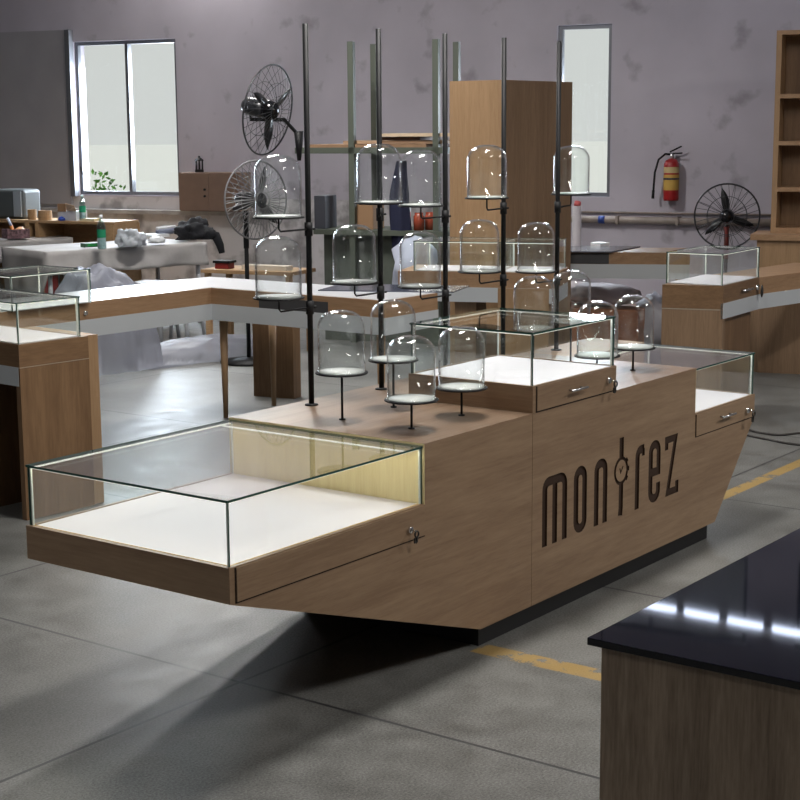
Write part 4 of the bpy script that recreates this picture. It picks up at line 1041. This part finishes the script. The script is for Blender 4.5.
st1 = copy_tree(st0); st1.location = D(178, 300, 16.4).xy.to_3d(); st1['label'] = 'white stool under the right end of the sheeted table, right of two'
# bench with red item behind counter
pbn = D(238, 272, 15.6)
bn = thing('low_bench', (pbn.x, pbn.y, 0), 'low plywood bench behind the corner of the L-shaped counter', 'bench')
Mb = Matrix.Translation((pbn.x, pbn.y, 0)) @ Matrix.Rotation(angT, 4, 'Z')
MB(Mb).box(-.3, .7, -.2, .3, pbn.z, pbn.z+.035, M_PLY).build('benchtop', bn)
for x_ in (-.25, .65):
    for y_ in (-.15, .25): MB(Mb).box(x_-.025, x_+.025, y_-.025, y_+.025, 0, pbn.z, M_PLY).build('leg', bn)
solo('red_tool_case', MB(Mb).box(-.2, -.05, -.1, .02, pbn.z+.035, pbn.z+.09, mat('dark_red_plastic', (120, 34, 34), .5)).box(-.22, -.03, -.11, .03, pbn.z+.09, pbn.z+.115, M_POLE), Mb @ Vector((-.1, 0, pbn.z+.035)), 'small red tool case on the low plywood bench', 'tool case', bevel=.004)
solo('timber_offcut', MB(Mb).box(.1, .6, -.1, .02, pbn.z+.035, pbn.z+.08, mat('pale_timber', (198, 186, 170), .7)), Mb @ Vector((.3, 0, pbn.z+.035)), 'pale timber offcut on the low plywood bench', 'timber')

# plastic film heap on the floor behind counter A
def film(c, rad, seed, label, alpha=.6, ang=0.0):
    ca_, sa_ = math.cos(ang), math.sin(ang)
    mb = MB(); bm = bmesh.new(); n = 44
    vs = []; fs = []
    for a in range(n+1):
        for b in range(n+1):
            u, v = a/n*2-1, b/n*2-1; r = math.hypot(u, v)
            q = Vector((u*3+seed, v*3, seed)); hgt = max(0, 1-r**2.2)
            z = rad[2]*hgt**.5*(.9+.09*noise.fractal(q*1.2, 1, 2, 3))+.004
            xx_, yy_ = rad[0]*u*(1+.12*noise.noise(q*1.3)), rad[1]*v*(1+.12*noise.noise(q*1.7+Vector((5, 5, 5)))); vs.append((c[0]+xx_*ca_-yy_*sa_, c[1]+xx_*sa_+yy_*ca_, max(.004, z)))
    for a in range(n):
        for b in range(n): i = a*(n+1)+b; fs.append((i, i+n+1, i+n+2, i+1))
    bm.free(); mb.add(vs, fs, sheet_plastic('film_%d' % seed, (150, 153, 166), alpha), True)
    return solo('plastic_film', mb, (c[0], c[1], 0), label, 'plastic film', solid=0)
p = D(205, 330, 15.3); film((p.x, p.y), (.85, .36, .22), 3, 'low heap of clear plastic film on the floor seen under the L-shaped counter', ang=ang2)
p = D(98, 300, 14.5); film((p.x, p.y), (.62, .36, 1.02), 8, 'taller heap of milky plastic film between the counter and the sheeted tables', ang=ang2)

# ------------------------------------------------------------------ back rack between the poles
rd = 16.2
ra = D(296, 150, rd); rb_ = D(448, 143, rd-.6)
angR = math.atan2((rb_-ra).y, (rb_-ra).x); LR_ = ((rb_-ra).xy).length
Mr = Matrix.Translation((ra.x, ra.y, 0)) @ Matrix.Rotation(angR, 4, 'Z')
M_GRN = mat('dull_green_steel', (84, 90, 80), .6)
zs_ = D(370, 147, rd).z; zb_ = D(370, 229, rd).z
rk = thing('steel_rack', (ra.x, ra.y, 0), 'green steel rack holding timber boards behind the bell jars', 'rack')
for x_ in (.62, LR_-.12):
    for y_ in (.0, .6): MB(Mr).box(x_-.03, x_+.03, y_-.03, y_+.03, 0, 3.0, M_GRN).build('post', rk)
MB(Mr).box(0, LR_, -.03, .63, zs_-.06, zs_, M_GRN).build('shelf', rk)
MB(Mr).box(.2, LR_, -.05, .65, zb_-.05, zb_, M_GRN).build('workbench_shelf', rk)
MB(Mr).box(.25, LR_-.05, .1, .12, .0, zb_-.05, mat('dull_green_panel', (84, 90, 82), .7, noise_amt=.15)).build('kick_panel', rk)
for i, (a_, b_, y_, c_) in enumerate(((.15, LR_*.86, 0, (150, 118, 90)), (.5, LR_*.98, .05, (176, 146, 118)), (.9, LR_*.8, .1, (120, 92, 74)), (LR_*.55, LR_+.05, .0, (206, 184, 156)))):
    solo('timber_board', MB(Mr).box(a_, b_, y_, y_+.5, zs_+.035*i, zs_+.035*i+.03, mat('board_tone_%d' % i, c_, .7, noise_amt=.1)), Mr @ Vector((a_, y_, zs_)), ['long brown timber board, lowest on the green rack', 'light brown timber board, second up on the green rack', 'dark brown timber board, third up on the green rack', 'pale timber board, topmost and furthest right on the green rack'][i], 'timber board', 'boards on the green rack')
def onrack(px, y_=.2): 
    p = Mr.inverted() @ D(px, 229, rd); return p.x
def rbox(px0, px1, pyt, m, name, label, cat, y0=.05, d=.3):
    x0, x1 = onrack(px0), onrack(px1); zt_ = D((px0+px1)/2, pyt, rd).z
    return solo(name, MB(Mr).box(x0, x1, y0, y0+d, zb_, zt_, m), Mr @ Vector(((x0+x1)/2, y0+d/2, zb_)), label, cat, bevel=.006)
rbox(357, 378, 204, M_CARD, 'cardboard_box', 'brown cardboard box on the green rack behind the second pole', 'box')
rbox(309, 322, 196, mat('wire_grey', (66, 68, 76), .5), 'metal_case', 'grey metal case on the green rack right of the first pole', 'case')
xx = onrack(411); hbt = D(411, 205, rd).z-zb_
can = thing('spray_can', Mr @ Vector((xx, .12, zb_)), 'white, red and green spray can on the green rack', 'can')
MB(Mr).lathe([(0, zb_), (.06, zb_), (.06, zb_+hbt*.35)], mat('can_green', (150, 190, 150)), (xx, .12, 0), seg=16).build('base', can)
MB(Mr).lathe([(.061, zb_+hbt*.35), (.061, zb_+hbt*.75)], mat('can_red', (200, 40, 50)), (xx, .12, 0), seg=16).build('body', can)
MB(Mr).lathe([(.06, zb_+hbt*.75), (.058, zb_+hbt), (0, zb_+hbt)], mat('can_white', (220, 226, 222)), (xx, .12, 0), seg=16).build('cap', can)
for k_, (px, lab) in enumerate(((428, 'left'), (436, 'right'))):
    xx = onrack(px); hh = D(px, 211, rd).z-zb_
    solo('glass_jar', MB(Mr).lathe([(0, zb_), (.055, zb_), (.055, zb_+hh*.8), (.045, zb_+hh*.85), (.045, zb_+hh), (0, zb_+hh)], mat('amber_jar', (150, 70, 50), .25), (xx, .1+.12*k_, 0), seg=16), Mr @ Vector((xx, .1, zb_)), lab+' of two red brown jars beside the spray can', 'jar', 'jars on the green rack')
# hanging navy coat
jp = D(402, 205, rd-.25)
nv = MB(); M_NV = mat('navy_cloth', (30, 34, 60), .85)
ju = Vector((math.cos(angR), math.sin(angR), 0)); jn = Vector((-ju.y, ju.x, 0))
rows = []
nz_, na = 14, 22
vs = []
for i in range(nz_+1):
    f_ = i/nz_; z = D(402, 160, rd).z*(1-f_)+D(402, 256, rd).z*f_
    for j in range(na):
        a = 2*PI*j/na; wv = 1+.22*math.sin(a*5+f_*3)*f_
        rx = (.05+.05*min(1, f_*3))*wv; ry = (.05+.05*f_)*wv
        q = jp+ju*(rx*math.cos(a)-.03*math.sin(f_*4))+jn*(ry*math.sin(a)); vs.append((q.x, q.y, z))
fs = [(i*na+j, i*na+(j+1) % na, (i+1)*na+(j+1) % na, (i+1)*na+j) for i in range(nz_) for j in range(na)]+[tuple(range(na))]
nv.add(vs, fs, M_NV, True)
solo('hanging_coat', nv, (jp.x, jp.y, D(402, 160, rd).z), 'dark navy coat hanging from the green rack behind the bell jars', 'coat')
# white bag below coat
pc = D(415, 250, 15.2)
solo('plastic_bag', MB().blob((pc.x, pc.y, pc.z-.2), (.2, .2, .32), sheet_plastic('bag_white', (196, 202, 220), .95), 11, .35, 2, 3, flat=-(pc.z-.2)), (pc.x, pc.y, 0), 'white plastic bag on the floor beneath the navy coat', 'bag')

# sheet and bubble wrap under counter C
solo('dust_sheet_bundle', MB().blob((bxp.x, bxp.y, .53), (.25, .48, .11), mat('pinkish_sheet', (196, 184, 188), .7), 12, .3, 2, 3, flat=-.105), (bxp.x, bxp.y, .42), 'pinkish white sheet bundle on the rust brown box under the far counter', 'sheet')
pc = D(652, 300, 15.6)
solo('bubble_wrap_roll', MB().blob((pc.x, pc.y, .26), (.2, .22, .27), sheet_plastic('bubble', (190, 188, 196), .85), 15, .3, 3, 3, flat=-.255), (pc.x, pc.y, 0), 'crumpled bubble wrap on the floor left of the right pedestal', 'bubble wrap')

# floor cable
pts = [W(*p) + Vector((0, 0, .008)) for p in ((730, 425), (753, 432), (765, 434.5), (780, 436), (800, 434), (830, 431))]
pts2_ = [W(*p) + Vector((0, 0, .008)) for p in ((730, 432), (753, 437.5), (768, 440.5), (785, 444), (800, 446), (830, 450))]
def smooth(ps, n=5):
    out = []
    for i in range(len(ps)-1):
        a, b, c, d = ps[max(i-1, 0)], ps[i], ps[i+1], ps[min(i+2, len(ps)-1)]
        for k_ in range(n):
            t = k_/n; out.append(.5*((2*b)+(c-a)*t+(2*a-5*b+4*c-d)*t*t+(-a+3*b-3*c+d)*t**3))
    return out+[ps[-1]]
M_CABLE = mat('cable_rubber', (52, 48, 46), .5)
solo('power_cable', MB().tube(smooth(pts), .008, M_CABLE, 6), pts[1], 'dark power cable on the floor right of the show counter, the further one', 'cable')
solo('power_cable', MB().tube(smooth(pts2_), .008, M_CABLE, 6), pts2_[1], 'dark power cable on the floor right of the show counter, the nearer one', 'cable')

# shrub outside the left window
gc_ = WALLM @ Vector((wp(97, 186, -2.6)[0], -2.6, 0)); gz = D(96, 190, depth(gc_)).z
rng = random.Random(5)
sh_ = MB(); M_LEAF = mat('bright_leaf', (96, 160, 50), .6, noise_amt=.4, nscale=3)
vs = []; fs = []
for i in range(900):
    d = Vector((rng.gauss(0, 1), rng.gauss(0, 1), rng.gauss(0, 1))).normalized()*rng.random()**.5
    c = Vector((gc_.x, gc_.y, gz-.55))+Vector((d.x*.6, d.y*.6, d.z*.85)); 
    a = Vector((rng.gauss(0, 1), rng.gauss(0, 1), rng.gauss(0, 1))).normalized(); b = a.cross(Vector((rng.gauss(0, 1), rng.gauss(0, 1), rng.gauss(0, 1)))).normalized(); s_ = .05
    k0 = len(vs); vs += [c-a*s_, c+b*s_*.5, c+a*s_, c-b*s_*.5]; fs.append((k0, k0+1, k0+2, k0+3))
sh_.add(vs, fs, M_LEAF)
shb = thing('garden_shrub', (gc_.x, gc_.y, 0), 'green shrub outside the lower left corner of the left window', 'shrub')
sh_.build('foliage', shb)
MB().tube([(gc_.x, gc_.y, 0), (gc_.x+.03, gc_.y, gz-.9)], .04, mat('bark', (90, 74, 58), .9), 8).build('trunk', shb)
tag(MB().box(-40, 300, -150, 300, -.25, -.1, mat('outside_ground', (205, 205, 200), .9)).build('ground'), kind='structure')

# ------------------------------------------------------------------ colour management
vs_ = scn.view_settings; vs_.view_transform = 'Standard'; vs_.look = 'None'; vs_.exposure = 0.0; vs_.gamma = 1.0; vs_.use_curve_mapping = False
scn.cycles.max_bounces = 8; scn.cycles.transparent_max_bounces = 40; scn.cycles.diffuse_bounces = 4; scn.cycles.glossy_bounces = 4
scn.cycles.caustics_reflective = False; scn.cycles.caustics_refractive = False
scn.cycles.sample_clamp_indirect = 6
